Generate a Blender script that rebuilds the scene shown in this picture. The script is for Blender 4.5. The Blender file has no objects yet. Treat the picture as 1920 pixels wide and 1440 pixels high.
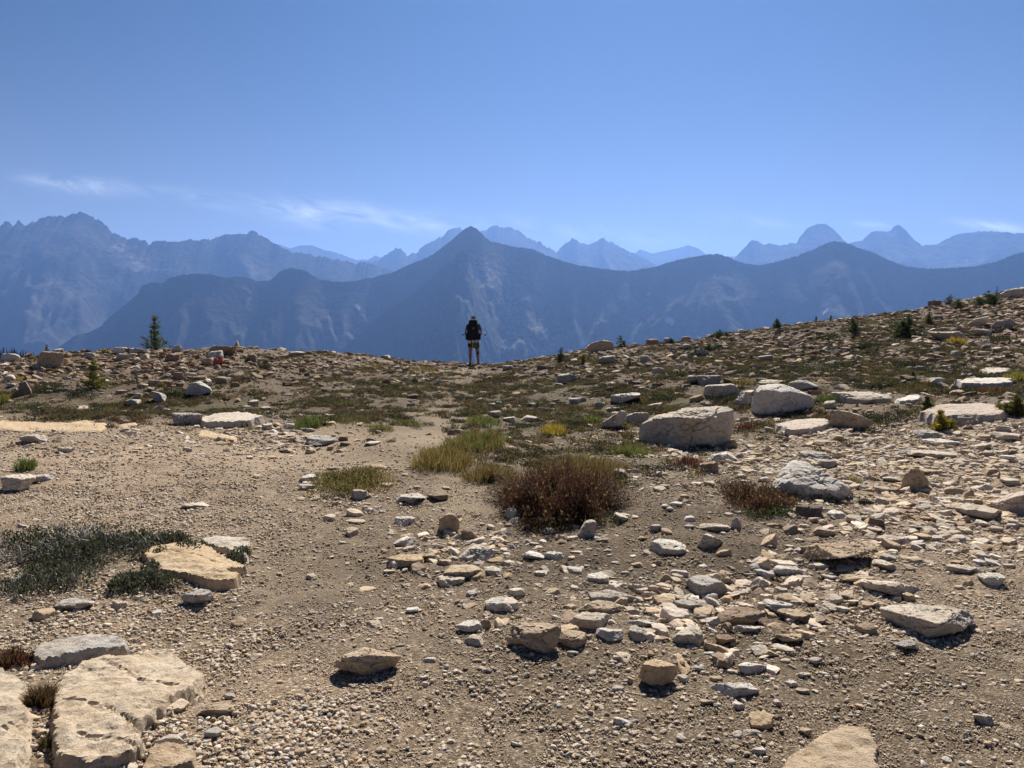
import bpy, bmesh, math, random
import numpy as np
from mathutils import Vector, Matrix

# ------------------------------------------------------------------ camera, world, sun, exposure
scene = bpy.context.scene
COL = scene.collection
FPX = 1442.0                      # focal length in pixels of the 1920 x 1440 photograph
PITCH = math.atan(120.0 / FPX)    # eye level sits 120 px above the picture centre
CAM = np.array([0.0, 0.0, 1.6])
cam_data = bpy.data.cameras.new("camera")
cam_data.sensor_width = 36.0
cam_data.lens = 36.0 * FPX / 1920.0
cam_data.clip_start = 0.05
cam_data.clip_end = 60000.0
cam = bpy.data.objects.new("camera", cam_data)
COL.objects.link(cam)
cam.location = CAM
cam.rotation_euler = (math.pi / 2 - PITCH, 0, 0)
scene.camera = cam

SUN_EL, SUN_AZ = math.radians(43.0), math.radians(10.0)   # azimuth measured from +Y (view direction) towards +X
sun_data = bpy.data.lights.new("sun", 'SUN')
sun_data.energy = 5.0
sun_data.angle = math.radians(0.55)
sun_data.color = (1.0, 0.945, 0.85)
sun = bpy.data.objects.new("sun", sun_data)
COL.objects.link(sun)
sun_dir = Vector((math.sin(SUN_AZ) * math.cos(SUN_EL), math.cos(SUN_AZ) * math.cos(SUN_EL), math.sin(SUN_EL)))
sun.rotation_euler = sun_dir.to_track_quat('Z', 'Y').to_euler()

world = bpy.data.worlds.new("World")
scene.world = world
world.use_nodes = True
wn, wl = world.node_tree.nodes, world.node_tree.links
wn.clear()
w_out = wn.new('ShaderNodeOutputWorld')
w_bg = wn.new('ShaderNodeBackground')
w_sky = wn.new('ShaderNodeTexSky')
w_sky.sky_type = 'NISHITA'
w_sky.sun_disc = False
w_sky.sun_elevation = SUN_EL
w_sky.sun_rotation = SUN_AZ
w_sky.altitude = 2100.0
w_sky.air_density = 0.5
w_sky.dust_density = 0.4
w_sky.ozone_density = 3.0
w_bg.inputs['Strength'].default_value = 0.05
# thin cirrus wisps, laid out by direction on the sky itself
def wmath(op, a, b=None, c=None, clamp=False):
    n = wn.new('ShaderNodeMath'); n.operation = op; n.use_clamp = clamp
    for i, s in enumerate((a, b, c)):
        if s is None: continue
        if isinstance(s, (int, float)): n.inputs[i].default_value = s
        else: wl.new(s, n.inputs[i])
    return n.outputs[0]
w_tc = wn.new('ShaderNodeTexCoord')
w_sep = wn.new('ShaderNodeSeparateXYZ'); wl.new(w_tc.outputs['Generated'], w_sep.inputs[0])
w_ay = wmath('MAXIMUM', wmath('ABSOLUTE', w_sep.outputs['Y']), 0.05)
w_az = wmath('DIVIDE', w_sep.outputs['X'], w_ay)
w_el = wmath('DIVIDE', w_sep.outputs['Z'], w_ay)
w_comb = wn.new('ShaderNodeCombineXYZ')
wl.new(wmath('MULTIPLY_ADD', w_el, 1.2, wmath('MULTIPLY', w_az, 10.0)), w_comb.inputs[0])
wl.new(wmath('MULTIPLY_ADD', w_az, 9.0, wmath('MULTIPLY', w_el, 34.0)), w_comb.inputs[1])
w_noise = wn.new('ShaderNodeTexNoise')
w_noise.inputs['Scale'].default_value = 1.0
w_noise.inputs['Detail'].default_value = 7.0
w_noise.inputs['Roughness'].default_value = 0.62
w_noise.inputs['Distortion'].default_value = 0.6
wl.new(w_comb.outputs[0], w_noise.inputs['Vector'])
w_nz = wmath('MULTIPLY', wmath('SUBTRACT', w_noise.outputs['Fac'], 0.40, clamp=True), 3.2, clamp=True)
w_sum = None
for (pu, pv, ru, rv, amp) in ((160, 352, 70, 13, 0.8), (290, 358, 60, 9, 0.15), (410, 380, 60, 13, 0.4), (600, 402, 85, 20, 1.0),
                              (770, 420, 80, 15, 0.7), (1860, 428, 75, 8, 0.9), (1625, 424, 30, 5, 0.7), (1110, 440, 180, 16, 0.35),
                              (1400, 420, 70, 10, 0.3), (-500, 380, 200, 15, 0.8), (2500, 400, 220, 15, 0.8)):
    ca, ce = (pu - 960) / FPX, (600 - pv) / FPX
    ex = wmath('DIVIDE', wmath('SUBTRACT', w_az, ca), ru / FPX)
    tilt = wmath('MULTIPLY', wmath('SUBTRACT', w_az, ca), -0.10)
    ey = wmath('DIVIDE', wmath('SUBTRACT', wmath('SUBTRACT', w_el, ce), tilt), rv / FPX)
    r2 = wmath('ADD', wmath('MULTIPLY', ex, ex), wmath('MULTIPLY', ey, ey))
    g = wmath('MULTIPLY', wmath('EXPONENT', wmath('MULTIPLY', r2, -0.8)), amp)
    w_sum = g if w_sum is None else wmath('ADD', w_sum, g)
w_fac = wmath('MULTIPLY', wmath('MULTIPLY', w_sum, w_nz), 1.0, clamp=True)
w_mix = wn.new('ShaderNodeMix'); w_mix.data_type = 'RGBA'
wl.new(w_fac, w_mix.inputs['Factor'])
w_hs = wn.new('ShaderNodeHueSaturation')
w_hs.inputs['Value'].default_value = 0.5
w_hs.inputs['Hue'].default_value = 0.498
w_hs.inputs['Saturation'].default_value = 1.45
wl.new(w_sky.outputs[0], w_hs.inputs['Color'])
w_hor = wn.new('ShaderNodeMix'); w_hor.data_type = 'RGBA'      # summer haze low in the sky, the same all round the horizon
w_elabs = wmath('ARCTAN2', wmath('MAXIMUM', w_sep.outputs['Z'], 0.0), wmath('SQRT', wmath('SUBTRACT', 1.0, wmath('MULTIPLY', w_sep.outputs['Z'], w_sep.outputs['Z']))))
wl.new(wmath('MULTIPLY', wmath('EXPONENT', wmath('DIVIDE', w_elabs, -0.10)), 0.95, clamp=True), w_hor.inputs['Factor'])
wl.new(w_hs.outputs[0], w_hor.inputs['A'])
w_hor.inputs['B'].default_value = (10.8, 11.3, 11.2, 1)
wl.new(w_hor.outputs['Result'], w_mix.inputs['A'])
w_mix.inputs['B'].default_value = (13.0, 13.6, 14.4, 1)
wl.new(w_mix.outputs['Result'], w_bg.inputs['Color'])
wl.new(w_bg.outputs[0], w_out.inputs[0])

scene.view_settings.view_transform = 'Standard'
scene.view_settings.look = 'None'
scene.view_settings.exposure = 0.95
scene.view_settings.gamma = 1.0
scene.cycles.use_denoising = True
scene.cycles.max_bounces = 6
scene.cycles.diffuse_bounces = 3
scene.cycles.glossy_bounces = 2
scene.cycles.transmission_bounces = 3
scene.cycles.transparent_max_bounces = 8
scene.cycles.volume_bounces = 1
scene.cycles.sample_clamp_indirect = 6.0

# ------------------------------------------------------------------ helpers
_perm = np.random.default_rng(7).permutation(256)
_perm = np.concatenate([_perm, _perm, _perm])
_grad = np.random.default_rng(8).normal(size=(256, 3))
_grad /= np.linalg.norm(_grad, axis=1, keepdims=True)

def pnoise(p):
    """gradient noise, p (N,3) -> about -0.7..0.7"""
    p = np.asarray(p, float)
    i = np.floor(p).astype(np.int64)
    f = p - i
    i &= 255
    w = f * f * f * (f * (f * 6 - 15) + 10)
    out = np.zeros(len(p))
    for cx in (0, 1):
        ax = _perm[i[:, 0] + cx]
        wx = w[:, 0] if cx else 1 - w[:, 0]
        for cy in (0, 1):
            ay = _perm[ax + i[:, 1] + cy]
            wy = w[:, 1] if cy else 1 - w[:, 1]
            for cz in (0, 1):
                g = _grad[_perm[ay + i[:, 2] + cz]]
                wz = w[:, 2] if cz else 1 - w[:, 2]
                d = g[:, 0] * (f[:, 0] - cx) + g[:, 1] * (f[:, 1] - cy) + g[:, 2] * (f[:, 2] - cz)
                out += d * wx * wy * wz
    return out

def fbm(p, octaves=4, gain=0.5, lac=2.03):
    a, s, q = 1.0, 0.0, np.array(p, float)
    for k in range(octaves):
        s = s + a * pnoise(q + 17.3 * k)
        a *= gain
        q = q * lac
    return s

def fbm2(x, y, scale, octaves=4, gain=0.5, off=0.0):
    x = np.asarray(x, float); y = np.asarray(y, float)
    sh = x.shape
    p = np.stack([x.ravel() / scale + off, y.ravel() / scale - off, np.full(x.size, 0.37 + off)], 1)
    return fbm(p, octaves, gain).reshape(sh)

def sstep(a, b, x):
    t = np.clip((x - a) / (b - a), 0, 1)
    return t * t * (3 - 2 * t)

_cp, _sp = math.cos(PITCH), math.sin(PITCH)
FWD, UPV = np.array([0, _cp, -_sp]), np.array([0, _sp, _cp])
def pix_dir(u, v):
    return FWD + (u - 960) / FPX * np.array([1.0, 0, 0]) - (v - 720) / FPX * UPV
def pix_at_y(u, v, y):
    d = pix_dir(u, v)
    return CAM + d * (y / d[1])
def project(x, y, z):
    ry, rz = y, z - CAM[2]
    zc = np.maximum(ry * _cp - rz * _sp, 0.05)
    return 960 + FPX * x / zc, 720 - FPX * (ry * _sp + rz * _cp) / zc

def new_mesh(name, V, faces, smooth=True):
    """faces: list of int arrays (n,3) or (n,4)"""
    me = bpy.data.meshes.new(name)
    V = np.ascontiguousarray(V, dtype=np.float32)
    faces = [np.asarray(f, dtype=np.int32) for f in faces if len(f)]
    loops = np.concatenate([f.ravel() for f in faces])
    counts = np.concatenate([np.full(len(f), f.shape[1], dtype=np.int32) for f in faces])
    starts = np.concatenate([[0], np.cumsum(counts)[:-1]]).astype(np.int32)
    me.vertices.add(len(V)); me.vertices.foreach_set('co', V.ravel())
    me.loops.add(len(loops)); me.loops.foreach_set('vertex_index', loops)
    me.polygons.add(len(counts)); me.polygons.foreach_set('loop_start', starts)
    me.update(calc_edges=True)
    me.polygons.foreach_set('use_smooth', np.full(len(counts), smooth, dtype=bool))
    return me

def set_attr(me, name, data, kind='FLOAT'):
    a = me.attributes.new(name, kind, 'POINT')
    data = np.ascontiguousarray(data, dtype=np.int32 if kind == 'INT' else np.float32)
    key = {'FLOAT': 'value', 'INT': 'value', 'FLOAT_VECTOR': 'vector', 'FLOAT_COLOR': 'color'}[kind]
    a.data.foreach_set(key, data.ravel())

def add_obj(name, me, mat=None, loc=(0, 0, 0), parent=None):
    o = bpy.data.objects.new(name, me)
    COL.objects.link(o)
    if mat is not None and me is not None and not me.materials:
        me.materials.append(mat)
    o.location = loc
    if parent is not None:
        o.parent = parent
    return o

def tag(o, label=None, cat=None, group=None, kind=None):
    if label: o['label'] = label
    if cat: o['category'] = cat
    if group: o['group'] = group
    if kind: o['kind'] = kind
    return o

def empty(name, loc, label, cat, group=None):
    o = bpy.data.objects.new(name, None)
    COL.objects.link(o)
    o.location = loc
    o.empty_display_size = 0.1
    return tag(o, label, cat, group)

class Nodes:
    """small wrapper to write node materials compactly"""
    def __init__(self, name):
        self.m = bpy.data.materials.new(name)
        self.m.use_nodes = True
        self.t = self.m.node_tree
        self.t.nodes.clear()
        self.out = self.t.nodes.new('ShaderNodeOutputMaterial')
        self.bsdf = self.t.nodes.new('ShaderNodeBsdfPrincipled')
        self.t.links.new(self.bsdf.outputs[0], self.out.inputs['Surface'])
    def n(self, kind, **kw):
        nd = self.t.nodes.new('ShaderNode' + kind)
        for k, v in kw.items():
            if k in nd.inputs:
                self.link(v, nd.inputs[k])
            else:
                setattr(nd, k, v)
        return nd
    def link(self, v, sock):
        if hasattr(v, 'is_output') or isinstance(v, bpy.types.NodeSocket):
            self.t.links.new(v, sock)
        elif isinstance(v, (tuple, list)) and len(v) == 3 and sock.type == 'RGBA':
            sock.default_value = (*v, 1)
        else:
            sock.default_value = v
    def math(self, op, a, b=0.0, c=0.0, clamp=False):
        nd = self.t.nodes.new('ShaderNodeMath'); nd.operation = op; nd.use_clamp = clamp
        for i, s in enumerate((a, b, c)): self.link(s, nd.inputs[i])
        return nd.outputs[0]
    def mix(self, f, a, b, blend='MIX'):
        nd = self.t.nodes.new('ShaderNodeMix'); nd.data_type = 'RGBA'; nd.blend_type = blend
        self.link(f, nd.inputs['Factor']); self.link(a, nd.inputs['A']); self.link(b, nd.inputs['B'])
        return nd.outputs['Result']
    def ramp(self, f, stops, interp='LINEAR'):
        nd = self.t.nodes.new('ShaderNodeValToRGB')
        nd.color_ramp.interpolation = interp
        el = nd.color_ramp.elements
        while len(el) < len(stops): el.new(0.5)
        for e, (p, c) in zip(el, stops):
            e.position = p
            e.color = (*c, 1) if isinstance(c, (tuple, list)) else (c, c, c, 1)
        self.link(f, nd.inputs[0])
        return nd.outputs[0]
    def noise(self, vec, scale, detail=4, rough=0.55, dist=0.0):
        nd = self.n('TexNoise')
        nd.inputs['Scale'].default_value = scale; nd.inputs['Detail'].default_value = detail
        nd.inputs['Roughness'].default_value = rough; nd.inputs['Distortion'].default_value = dist
        if vec is not None: self.link(vec, nd.inputs['Vector'])
        return nd.outputs['Fac']
    def voro(self, vec, scale, feature='F1', out='Distance', rnd=1.0):
        nd = self.n('TexVoronoi'); nd.feature = feature
        nd.inputs['Scale'].default_value = scale; nd.inputs['Randomness'].default_value = rnd
        if vec is not None: self.link(vec, nd.inputs['Vector'])
        return nd.outputs[out]
    def attr(self, name, out='Fac', kind='GEOMETRY'):
        nd = self.n('Attribute'); nd.attribute_name = name; nd.attribute_type = kind
        return nd.outputs[out]
    def bump(self, height, strength, dist, normal=None):
        nd = self.n('Bump')
        nd.inputs['Strength'].default_value = strength; nd.inputs['Distance'].default_value = dist
        self.link(height, nd.inputs['Height'])
        if normal is not None: self.link(normal, nd.inputs['Normal'])
        return nd.outputs[0]
    def done(self, color, rough=0.9, normal=None, spec=0.25):
        self.link(color, self.bsdf.inputs['Base Color'])
        self.link(rough, self.bsdf.inputs['Roughness'])
        self.bsdf.inputs['Specular IOR Level'].default_value = spec
        if normal is not None: self.link(normal, self.bsdf.inputs['Normal'])
        return self.m

def plain(name, color, rough=0.8, spec=0.3, var=0.25, scale=30.0):
    k = Nodes(name)
    tc = k.n('TexCoord').outputs['Object']
    f = k.noise(tc, scale, 4)
    c = k.mix(f, tuple(x * (1 - var) for x in color), tuple(min(1, x * (1 + var)) for x in color))
    return k.done(c, rough, k.bump(f, 0.25, 0.01), spec)
# ------------------------------------------------------------------ terrain shape
_cu = np.array([-300, 0, 60, 200, 300, 400, 450, 500, 560, 620, 700, 760, 880, 950, 1030, 1100, 1200, 1300, 1400, 1500, 1600, 1700, 1800, 1920, 2200], float)
_cv = np.array([700, 684, 668, 660, 659, 652, 650, 656, 661, 664, 672, 678, 683, 680, 670, 659, 648, 638, 624, 609, 600, 587, 568, 545, 492], float)
_cd = np.array([20, 20, 20, 21, 21, 22, 22, 23, 24, 25, 26, 27, 28, 28, 27, 26, 26, 26, 26.5, 27, 27.5, 28, 29, 30, 33], float)
_cP = np.array([pix_at_y(u, v, d) for u, v, d in zip(_cu, _cv, _cd)])
_gx = np.linspace(-22, 30, 1041)
_k = np.hanning(31); _k /= _k.sum()
def _sm(a):
    return np.convolve(np.pad(a, 15, mode='edge'), _k, mode='valid')
_gz = _sm(np.interp(_gx, _cP[:, 0], _cP[:, 2]))
_gy = _sm(np.interp(_gx, _cP[:, 0], _cP[:, 1]))

def H(x, y, fine=True):
    x = np.asarray(x, float); y = np.asarray(y, float)
    zc = np.interp(x, _gx, _gz); yc = np.interp(x, _gx, _gy)
    y0 = np.interp(x, [-30, -3, 0, 4, 8, 30], [14.5, 14.5, 13, 8.5, 6.0, 5.0])
    t = np.clip((y - y0) / (yc - y0), 0, 1)
    z = zc * np.where(t > 0, t, 0) ** 1.15
    # gravel shelf at the near side with a shallow trough behind its ledge
    shelf = sstep(-1.5, -4.5, x) * sstep(4, 8, y) * (1 - sstep(12.2, 13.4, y))
    z = z + 0.12 * shelf
    z = z - 0.10 * sstep(-1, -4, x) * np.exp(-((y - 14.6) / 1.2) ** 2)
    z = z - 0.10 * np.exp(-((x - 0.6) / 2.5) ** 2 - ((y - 17) / 5) ** 2)
    # far side falls into the valley
    d = np.maximum(y - yc, 0)
    z = z - 0.50 * (np.sqrt(d * d + 25.0) - 5.0)
    z = z - 0.35 * (np.sqrt(np.maximum(-x - 40, 0) ** 2 + 400) - 20) - 0.35 * (np.sqrt(np.maximum(x - 70, 0) ** 2 + 400) - 20)
    z = z - 0.30 * (np.sqrt(np.maximum(-y - 80, 0) ** 2 + 900) - 30)
    r = np.sqrt(x * x + y * y)
    if fine:
        near = np.exp(-np.maximum(r - 30, 0) / 40)
        z = z + near * (0.16 * fbm2(x, y, 4.5, 3) + 0.055 * fbm2(x, y, 0.9, 3, off=3.1))
        z = z + sstep(60, 400, r) * 14 * fbm2(x, y, 120, 4, off=9.0)
    # low wooded shoulder beyond the knoll
    db = np.sqrt((x + 215) ** 2 + ((y - 250) * 0.8) ** 2)
    z = np.maximum(z, -12.0 - 0.45 * np.maximum(db - 42, 0))
    floor_ = -430 + (25 * fbm2(x, y, 700, 3, off=5.0) if fine else 0)
    return np.maximum(z, floor_)

def ground_hit(u, v):
    """where the camera ray of a photo pixel meets the ground (or passes closest to it)"""
    d = pix_dir(u, v)
    t = np.concatenate([np.linspace(1.5, 12, 300), np.linspace(12.05, 40, 420)]) / d[1]
    P = CAM + t[:, None] * d
    g = P[:, 2] - H(P[:, 0], P[:, 1])
    below = np.nonzero(g < 0)[0]
    if len(below):
        i = below[0]
        if i == 0: p = P[0]
        else:
            a = g[i - 1] / (g[i - 1] - g[i])
            p = P[i - 1] * (1 - a) + P[i] * a
    else:
        p = P[np.argmin(g / t)]
    return np.array([p[0], p[1], float(H(p[0:1], p[1:2])[0])])

def blobs(u, v, lst):
    s = np.zeros_like(u)
    for (cu, cv, ru, rv, a) in lst:
        s = np.maximum(s, a * np.exp(-(((u - cu) / ru) ** 2 + ((v - cv) / rv) ** 2)))
    return s
DARK_SOIL = [(1080, 1060, 260, 55, 1.0), (1400, 1045, 170, 75, 1.0), (1300, 965, 130, 45, 0.7), (1260, 1100, 150, 60, 0.7), (1420, 1190, 120, 60, 0.6),
             (700, 1060, 160, 60, 0.55), (1010, 1240, 200, 60, 0.5), (1700, 1290, 250, 90, 0.3), (1350, 1370, 260, 70, 0.35),
             (620, 1130, 120, 50, 0.45), (1450, 760, 60, 12, 0.8), (1150, 760, 120, 20, 0.7),
             (960, 735, 900, 50, 0.9), (250, 700, 420, 50, 1.0), (1550, 650, 480, 80, 1.2), (900, 690, 300, 20, 0.35), (1130, 900, 260, 50, 0.5)]
SAND = [(860, 930, 70, 55, 1.0), (800, 800, 90, 40, 0.9), (620, 810, 110, 22, 0.8), (840, 760, 50, 25, 0.6), (540, 870, 200, 50, 0.5), (300, 900, 300, 80, 0.35),
        (1880, 1000, 120, 120, 0.4), (960, 690, 90, 12, 0.4),
        (880, 697, 34, 12, 0.9), (868, 715, 36, 16, 1.0), (850, 742, 48, 20, 1.1), (822, 778, 70, 22, 1.2), (800, 815, 90, 26, 1.1), (600, 1070, 170, 100, 0.6), (760, 1150, 120, 60, 0.4), (560, 980, 150, 60, 0.5)]
MOSS = [(1010, 780, 200, 45, 1.0), (700, 775, 160, 22, 0.8), (1300, 740, 230, 35, 0.9), (300, 765, 320, 22, 0.9), (1600, 715, 220, 28, 0.9), (960, 735, 230, 28, 0.8),
        (560, 755, 150, 18, 0.7), (1180, 850, 120, 30, 0.7), (1080, 860, 180, 45, 0.6), (1850, 715, 120, 25, 0.8), (100, 740, 160, 20, 0.7), (1250, 690, 250, 25, 0.4), (1500, 800, 160, 25, 0.4),
        (100, 1050, 170, 60, 0.5), (1550, 680, 300, 28, 0.75), (1720, 655, 220, 25, 0.5), (1400, 665, 220, 20, 0.5), (1850, 660, 120, 22, 0.5), (1650, 620, 160, 16, 0.4), (620, 710, 200, 20, 0.4)]

PALE = [(200, 900, 380, 110, 1.0), (450, 860, 260, 60, 0.8), (450, 1330, 420, 150, 0.7), (250, 1160, 300, 70, 0.7), (1750, 920, 300, 130, 0.6), (1850, 1080, 200, 120, 0.4)]
# ------------------------------------------------------------------ materials of the setting
def ground_material():
    k = Nodes("gritty_soil")
    pos = k.n('NewGeometry').outputs['Position']
    dark, sand, moss, pale = k.attr('dark'), k.attr('sand'), k.attr('moss'), k.attr('pale')
    big = k.noise(pos, 0.9, 5, 0.6)
    mid = k.noise(pos, 7.0, 6, 0.65)
    fine = k.noise(pos, 60.0, 5, 0.7)
    vor = k.n('TexVoronoi'); vor.inputs['Scale'].default_value = 85.0; k.link(pos, vor.inputs['Vector'])
    vor2 = k.n('TexVoronoi'); vor2.inputs['Scale'].default_value = 36.0; k.link(pos, vor2.inputs['Vector'])
    grit = k.ramp(k.n('SeparateColor', Color=vor.outputs['Color']).outputs[0],
                  [(0.0, (0.06, 0.04, 0.025)), (0.3, (0.15, 0.105, 0.066)), (0.65, (0.25, 0.188, 0.122)), (0.9, (0.40, 0.315, 0.22)), (1.0, (0.60, 0.51, 0.40))])
    grit2 = k.ramp(k.n('SeparateColor', Color=vor2.outputs['Color']).outputs[1],
                   [(0.0, (0.09, 0.062, 0.038)), (0.5, (0.20, 0.147, 0.094)), (1.0, (0.36, 0.275, 0.188))])
    c = k.mix(0.42, grit, grit2)
    c = k.mix(k.math('MULTIPLY', k.math('MULTIPLY', k.math('SUBTRACT', big, 0.35, clamp=True), 2.6, clamp=True), 0.7), c, (0.13, 0.09, 0.054))
    c = k.mix(k.math('MULTIPLY', pale, 0.9, clamp=True), c, k.mix(1.0, c, (2.05, 2.02, 2.10), 'MULTIPLY'))
    sandc = k.mix(fine, (0.24, 0.18, 0.118), (0.42, 0.33, 0.225))
    c = k.mix(k.math('MULTIPLY', sand, 0.75, clamp=True), c, sandc)
    darkc = k.mix(k.math('MULTIPLY', fine, mid, clamp=True), (0.04, 0.027, 0.017), (0.155, 0.11, 0.07))
    df = k.math('MULTIPLY', dark, k.math('MULTIPLY_ADD', mid, 1.6, 0.1), clamp=True)
    c = k.mix(k.math('MULTIPLY', df, 0.85, clamp=True), c, darkc)
    mf = k.math('MULTIPLY', k.math('SUBTRACT', k.math('MULTIPLY_ADD', moss, 0.75, mid), 0.62, clamp=True), 2.4, clamp=True)
    mf = k.math('MULTIPLY', mf, k.math('SUBTRACT', 1.0, k.math('MULTIPLY', sand, 0.9, clamp=True)))
    mossc = k.mix(fine, (0.04, 0.032, 0.017), (0.13, 0.10, 0.05))
    c = k.mix(k.math('MULTIPLY', mf, 0.75), c, mossc)
    lit = k.math('MULTIPLY', k.math('SUBTRACT', k.noise(pos, 21.0, 5, 0.7), 0.585, clamp=True), 9.0, clamp=True)
    c = k.mix(k.math('MULTIPLY', lit, 0.55), c, (0.06, 0.042, 0.028))
    h = k.math('ADD', k.math('MULTIPLY', k.math('SUBTRACT', 1.0, vor.outputs['Distance']), 0.35), k.math('MULTIPLY', k.math('SUBTRACT', 1.0, vor2.outputs['Distance']), 0.35))
    h = k.math('ADD', h, k.math('MULTIPLY', mid, 0.8))
    hs = k.math('MULTIPLY', h, k.math('SUBTRACT', 1.0, k.math('MULTIPLY', k.math('MAXIMUM', df, sand), 0.5)))
    hs = k.math('ADD', hs, k.math('ADD', k.math('MULTIPLY', fine, 1.0), k.math('MULTIPLY', k.noise(pos, 190.0, 4, 0.7), 0.6)))
    return k.done(c, 0.95, k.bump(hs, 0.9, 0.016), 0.15)
M_GROUND = ground_material()

def mountain_material(name, rock, wood, talus, scale):
    k = Nodes(name)
    pos = k.n('NewGeometry').outputs['Position']
    n1 = k.noise(pos, 0.004 * scale, 7, 0.62)
    n2 = k.noise(pos, 0.03 * scale, 6, 0.7)
    vor = k.voro(pos, 0.045 * scale)
    t = k.attr('talus')
    woodc = k.mix(vor, tuple(x * 0.6 for x in wood), tuple(x * 1.3 for x in wood))
    c = k.mix(k.math('MULTIPLY', k.math('SUBTRACT', n1, 0.42, clamp=True), 5.0, clamp=True), woodc, rock)
    c = k.mix(k.math('MULTIPLY', n2, 0.5), c, tuple(x * 0.7 for x in rock))
    tf = k.math('MULTIPLY', t, k.math('MULTIPLY', k.math('SUBTRACT', n2, 0.40, clamp=True), 5.5, clamp=True))
    c = k.mix(tf, c, talus)
    snow = k.attr('snow')
    c = k.mix(snow, c, (0.75, 0.77, 0.8))
    return k.done(c, 0.95, k.bump(k.math('ADD', n2, k.math('MULTIPLY', vor, 0.6)), 0.35, 22.0 / scale), 0.1)

# ------------------------------------------------------------------ ground sheet
def _axis(lo, hi, segs, g_lo, g_hi, far):
    """segs: [(start, stop, step)...] then geometric growth out to -far and +far"""
    a = np.concatenate([np.arange(s, e, st) for s, e, st in segs])
    out = [a]
    st = segs[0][2]; p = a[0]; l = []
    while p > -far:
        st *= g_lo; p -= st; l.append(p)
    st = segs[-1][2]; p = a[-1]; r = []
    while p < far:
        st *= g_hi; p += st; r.append(p)
    return np.concatenate([l[::-1], a, r])
gxs = _axis(0, 0, [(-11, 11, 0.05)], 1.09, 1.09, 10800.0)
gys = _axis(0, 0, [(1.8, 9, 0.035), (9, 18, 0.07), (18, 36, 0.14)], 1.13, 1.09, 10800.0)
GX, GY = np.meshgrid(gxs, gys)
GZ = H(GX, GY)
_r = np.sqrt(GX ** 2 + GY ** 2)
GZ = GZ + np.exp(-np.maximum(_r - 14, 0) / 10) * (0.012 * fbm2(GX, GY, 0.22, 3, 0.6, off=1.7))
_u, _v = project(GX, np.maximum(GY, 0.3), GZ)
_infront = (GY > 0.3) & (_r < 60)
_wob_u, _wob_v = 45 * fbm2(GX, GY, 1.2, 3, off=2.0), 22 * fbm2(GX, GY, 1.0, 3, off=4.0)
def _field(lst): return np.where(_infront, blobs(_u + _wob_u, _v + _wob_v, lst), 0.0)
nx, ny = len(gxs), len(gys)
_i = np.arange(nx * ny).reshape(ny, nx)
_q = np.stack([_i[:-1, :-1], _i[:-1, 1:], _i[1:, 1:], _i[1:, :-1]], -1).reshape(-1, 4)
me = new_mesh("ground", np.stack([GX, GY, GZ], -1).reshape(-1, 3), [_q])
set_attr(me, 'pale', _field(PALE)); set_attr(me, 'dark', _field(DARK_SOIL)); set_attr(me, 'sand', _field(SAND)); set_attr(me, 'moss', np.maximum(_field(MOSS), np.where(_r > 60, 0.8, 0)))
ground = tag(add_obj("ground", me, M_GROUND), "stony tan grit of the open mountain pass", kind='structure')

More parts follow.
